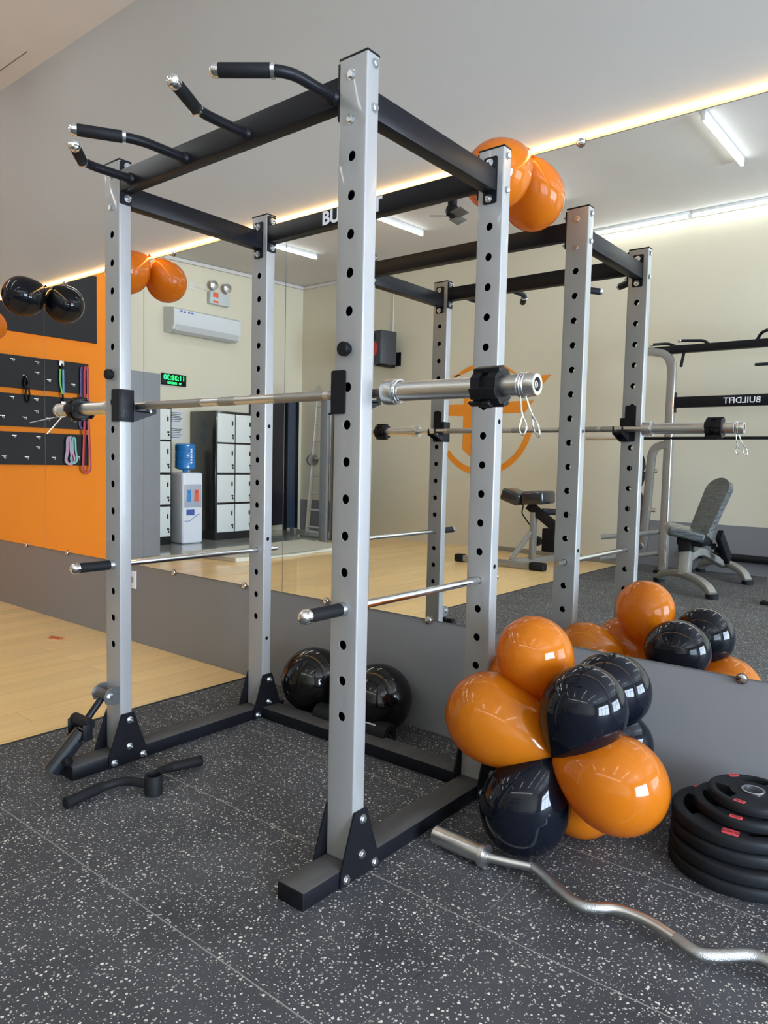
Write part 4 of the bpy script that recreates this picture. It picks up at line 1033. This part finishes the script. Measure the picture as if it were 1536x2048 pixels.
bm = newbm(); tube(bm, [(-4.42, YO + .008, 3.06), (-4.42, YO + .008, 3.99)], .007, 6); tag(obj('speaker_cable', bm, mat('conduit')), 'cream cable duct rising from the loudspeaker to the ceiling', 'cable duct')

# emblem on the cream wall
def arc(cx, cz, r0, r1, a0, a1, n=48):
    o = [(cx + r1 * math.cos(math.radians(a0 + (a1 - a0) * i / n)), cz + r1 * math.sin(math.radians(a0 + (a1 - a0) * i / n))) for i in range(n + 1)]
    i_ = [(cx + r0 * math.cos(math.radians(a1 - (a1 - a0) * i / n)), cz + r0 * math.sin(math.radians(a1 - (a1 - a0) * i / n))) for i in range(n + 1)]
    return o + i_
def emb(bm):
    f0, f1 = (lambda a, b: V((a, YO + .0012, b))), (lambda a, b: V((a, YO + .004, b)))
    prism(bm, arc(-2.80, 1.775, .690, .775, 128 + 90, 350), f0, f1)
    cx, cz = -2.80, 1.775
    up_ = [(cx + .775 * math.cos(math.radians(a)), cz + .775 * math.sin(math.radians(a))) for a in range(50, 131, 5)]
    prism(bm, [(-2.29, 2.36)] + up_ + [(-3.31, 2.405), (-3.18, 2.405), (-3.0, 2.465), (-2.8, 2.48), (-2.5, 2.43)], f0, f1)
    prism(bm, [(-3.12, 2.328), (-1.80, 2.328), (-1.95, 2.172), (-2.95, 2.172)], f0, f1)
    prism(bm, [(-3.385, 1.990), (-3.12, 1.990), (-3.12, 2.172), (-2.80, 2.172), (-2.80, 2.005), (-2.035, 2.005), (-2.165, 1.850), (-2.80, 1.850), (-2.80, 1.10), (-3.12, 1.36), (-3.12, 1.825), (-3.385, 1.835)], f0, f1)
bm = newbm(); emb(bm); tag(obj('wall_emblem', bm, M_LOGO, smooth=False), 'round orange gym emblem painted on the cream wall', 'wall emblem')

# back-extension bench
t = thing('back_extension_bench', 'grey back extension bench with two black pads by the cream wall', 'exercise bench', (-1.35, -4.1, 0))
part('front_foot', M_GFRAME, t, lambda bm: tube(bm, [(-2.12, -3.68, .045), (-1.22, -3.68, .045)], 0, rect=(.07, .07), upv=(0, 0, 1)))
part('foot_cap', M_RUBBER, t, lambda bm: box(bm, (-1.24, -3.73, .001), (-1.06, -3.63, .09), .02, 3))
part('foot_cap', M_RUBBER, t, lambda bm: box(bm, (-2.22, -3.73, .001), (-2.10, -3.63, .09), .02, 3))
part('main_beam', M_GFRAME, t, lambda bm: tube(bm, [(-1.50, -3.70, .055), (-1.20, -4.72, .065)], 0, rect=(.06, .07), upv=(0, 0, 1)))
part('rear_foot', M_GFRAME, t, lambda bm: tube(bm, [(-2.4, -4.88, .05), (-.62, -4.72, .05)], 0, rect=(.06, .06), upv=(0, 0, 1)))
part('column', M_GFRAME, t, lambda bm: [tube(bm, [(-1.375, -3.98, .08), (-1.375, -3.98, .62)], 0, rect=(.06, .08), upv=(0, 1, 0)), tube(bm, [(-1.54, -3.78, .08), (-1.38, -3.98, .42)], 0, rect=(.05, .05), upv=(0, 1, 0)),
    tube(bm, rounded([(-1.12, -4.35, .10), (-1.02, -4.38, .45), (-1.08, -4.32, .66)], .1, 5), 0, rect=(.08, .06), upv=(0, 1, 0))])
part('slider', M_PLASTIC, t, lambda bm: [tube(bm, rounded([(-1.44, -3.98, .70), (-1.28, -4.0, .58), (-1.12, -4.05, .45), (-1.16, -4.1, .28)], .05, 4), 0, rect=(.10, .08), upv=(0, 1, 0)), tube(bm, [(-1.30, -4.05, .63), (-1.0, -4.3, .62)], 0, rect=(.08, .07), upv=(0, 0, 1)),
    box(bm, (-1.29, -4.14, .17), (-1.12, -4.02, .44), .015)])
part('handle', M_PLASTIC, t, lambda bm: tube(bm, rounded([(-1.50, -3.96, .70), (-1.52, -3.96, .60), (-1.40, -3.96, .46)], .03, 4), .008, 8))
mp1 = Matrix.Translation((-1.60, -3.96, .79)) @ Matrix.Rotation(.30, 4, 'Y')
mp2 = Matrix.Translation((-1.33, -3.98, .79)) @ Matrix.Rotation(-.05, 4, 'Y')
part('pad', M_PAD, t, lambda bm: box(bm, (-.125, -.16, -.075), (.125, .16, .07), .035, 4, mp1), label='left black pad')
part('pad', M_PAD, t, lambda bm: box(bm, (-.135, -.18, -.075), (.135, .16, .075), .035, 4, mp2), label='right black pad')
part('wheel', M_RUBBER, t, lambda bm: lathe(bm, (-1.55, -4.45, .24), (0, 1, 0), [(0, .06), (.1, .06)], 18))

# adjustable bench
t = thing('adjustable_bench', 'grey adjustable bench with a tall plastic-wrapped backrest', 'exercise bench', (.5, -3.9, 0))
def legarc(a, b, h):
    a, b = V(a), V(b); pts = []
    for i in range(17):
        k = i / 16; p = a + (b - a) * k; pts.append((p.x, p.y, .035 + h * (1 - (2 * k - 1) ** 4) ** .5 * .5 + h * .5 * (1 - (2 * k - 1) ** 2)))
    return pts
part('front_foot', M_GFRAME, t, lambda bm: tube(bm, legarc((.08, -3.93, 0), (.76, -3.28, 0), .11), 0, rect=(.075, .065), upv=(0, 0, 1)))
part('rear_foot', M_GFRAME, t, lambda bm: tube(bm, legarc((.18, -5.02, 0), (.80, -4.42, 0), .13), 0, rect=(.075, .065), upv=(0, 0, 1)))
for p in ((.08, -3.93), (.76, -3.28), (.18, -5.02), (.80, -4.42)):
    part('foot_pad', M_RUBBER, t, lambda bm: cyl(bm, (p[0], p[1], 0.001), (p[0], p[1], .04), .055, 16))
part('post', M_GFRAME, t, lambda bm: tube(bm, [(.42, -3.60, .14), (.42, -3.66, .42)], 0, rect=(.10, .12), upv=(0, 1, 0)))
part('spine', M_GFRAME, t, lambda bm: tube(bm, rounded([(.42, -3.66, .30), (.46, -3.90, .36), (.50, -4.72, .14)], .12, 6), 0, rect=(.08, .07), upv=(0, 0, 1)))
part('seat_support', M_PLASTIC, t, lambda bm: [tube(bm, [(.42, -3.63, .36), (.40, -3.66, .50)], 0, rect=(.12, .12), upv=(0, 1, 0)), box(bm, (.33, -3.86, .42), (.58, -3.60, .51), .02)])
part('ladder_rack', M_PLASTIC, t, lambda bm: [tube(bm, [(.62, -3.98, .52), (.66, -4.20, .26)], 0, rect=(.12, .05), upv=(1, 0, 0))] + [box(bm, (.52 + k * .02, -4.0 - k * .05, .40 - k * .035), (.56 + k * .02, -3.97 - k * .05, .46 - k * .035), .004) for k in range(6)])
ms = Matrix.Translation((.38, -3.68, .545)) @ Matrix.Rotation(.22, 4, 'Y') @ Matrix.Rotation(-.4, 4, 'Z')
part('seat', M_WRAP, t, lambda bm: box(bm, (-.17, -.17, -.045), (.17, .17, .045), .03, 4, ms), label='padded seat under clear plastic wrap')
def back(bm):
    # leaning board with a rounded head
    o = V((.47, -3.84, .50)); ax = V((.22, -.42, .92)).normalized(); sx = V((.86, .50, 0)).normalized(); sx = (sx - ax * sx.dot(ax)).normalized(); nn = ax.cross(sx)
    L, hw = .61, .145
    poly = [(-hw * .85, 0), (hw * .85, 0)] + [(hw * math.cos(a), L - .11 + .13 * math.sin(a)) for a in [pi * i / 14 for i in range(15)]]
    prism(bm, poly, lambda a, b: o + sx * a + ax * b - nn * .03, lambda a, b: o + sx * a + ax * b + nn * .03)
    bmesh.ops.remove_doubles(bm, verts=bm.verts, dist=1e-5)
part('backrest', M_WRAP, t, back, ang=40, label='long padded backrest under clear plastic wrap')

# smith machine
t = thing('smith_machine', 'grey smith machine frame with a black top bar carrying several grips', 'smith machine', (.6, -4.6, 0))
YS = -4.6
for xx in (-.10, 2.0):
    s = -1 if xx < 0 else 1
    part('upright', M_GFRAME, t, lambda bm: tube(bm, rounded([(xx, YS, .02), (xx, YS, 2.38), (xx + s * .25, YS + .0, 2.44), (xx + s * .30, YS + .0, 2.44)], .22, 8), 0, rect=(.085, .10), upv=(0, 1, 0)))
    part('guide_rail', M_CHROME, t, lambda bm: cyl(bm, (xx - s * .06, YS + .12, .1), (xx - s * .06, YS + .12, 2.3), .013, 12))
    part('rear_brace', M_GFRAME, t, lambda bm: [tube(bm, rounded([(xx - .22, YS + .02, .25), (xx - .17, YS + .02, 1.38), (xx, YS + .02, 1.42)], .14, 6), 0, rect=(.08, .08), upv=(0, 1, 0)), tube(bm, [(xx - .02, YS, .46), (xx - .62, YS + .25, .36)], .028, 12), tube(bm, [(xx - .02, YS, .22), (xx - .62, YS + .25, .12)], .028, 12)])
    part('foot', M_RUBBER, t, lambda bm: box(bm, (xx - .08, YS - .08, .001), (xx + .08, YS + .08, .03), .004))
part('top_bar', M_BLACK, t, lambda bm: box(bm, (-.36, YS - .04, 2.395), (2.2, YS + .04, 2.475), .004))
for p0, p1, p2 in (((-.05, 2.50), (-.16, 2.53), (-.30, 2.52)), ((.32, 2.45), (.22, 2.53), (.0, 2.54)), ((.70, 2.46), (.76, 2.56), (.86, 2.58)), ((1.12, 2.48), (1.05, 2.57), (.86, 2.58))):
    hh = part('top_grip', M_BLACK, t, lambda bm: tube(bm, rounded([(p0[0], YS, p0[1] - .04), (p1[0], YS, p1[1] - .02), (p2[0], YS + .12, p2[1] - .03)], .04, 5), .016, 10))
    part('end_cap', M_CHROME, hh, lambda bm: sphere(bm, (p2[0], YS + .12, p2[1] - .03), .021, 12))
part('hanging_grip', M_BLACK, t, lambda bm: tube(bm, [(.02, YS + .02, 2.40), (.02, YS + .10, 2.24)], .016, 10))
part('hanging_grip', M_BLACK, t, lambda bm: tube(bm, rounded([(.90, YS, 2.40), (.90, YS + .03, 2.22), (.74, YS + .10, 2.21)], .06, 5), .016, 10))
part('cross_plate', M_BLACK, t, lambda bm: [box(bm, (-.06, YS - .03, 1.81), (1.95, YS + .03, 1.925), .003), box(bm, (-.065, YS - .035, 1.76), (-.045, YS + .04, 1.975), .003)])
part('lettering', M_WHITE, t, lambda bm: text_bm(bm, 'BUILDFIT', .085, basis((.62, YS + .0305, 1.867), (-1, 0, 0), (0, 0, 1)), .0006, 1.03, .001), smooth=False, label='white capital lettering')
t = thing('smith_bar', 'straight steel bar of the smith machine crossing behind the rack', 'bar', (.6, YS + .12, 1.45))
part('bar', M_PLASTIC, t, lambda bm: cyl(bm, (-.33, YS + .12, 1.478), (2.3, YS + .12, 1.478), .016, 12))
part('sleeve', M_STEEL, t, lambda bm: cyl(bm, (-1.0, YS + .12, 1.478), (-.33, YS + .12, 1.478), .020, 14))
for k, (z, r, mm) in enumerate(((1.12, .20, M_PLATE), (.69, .21, mat('maroon_plate', (.06, .008, .012), .5)))):
    t = thing('weight_plate', ('round black' if k == 0 else 'dark maroon') + ' weight plate stored on the side peg of the smith machine', 'weight plate', (-.43, YS, z))
    part('disc', mm, t, lambda bm: lathe(bm, (-.50, YS + .02, z), (1, 0, 0), [(0, r), (.10, r), (.10, .03), (0, .03)], 32, closed=True))
    part('peg', M_CHROME, t, lambda bm: cyl(bm, (-.55, YS + .02, z), (-.20, YS + .02, z), .024, 14))
bm = newbm(); tube(bm, [(.02, -5.09, .19), (2.6, -5.09, .17)], .042, 14)
tag(obj('black_roller_bar', bm, M_RUBBER), 'long black padded bar low along the grey dado behind the bench', 'padded bar')
t = thing('machine_leg', 'grey machine leg at the right edge of the mirror view', 'machine', (1.05, -3.55, 0))
part('leg', M_GFRAME, t, lambda bm: tube(bm, [(1.22, -3.35, .03), (1.22, -3.35, .26)], 0, rect=(.07, .07), upv=(0, 1, 0)))
part('foot', M_RUBBER, t, lambda bm: box(bm, (1.15, -3.42, .001), (1.29, -3.28, .03), .004))
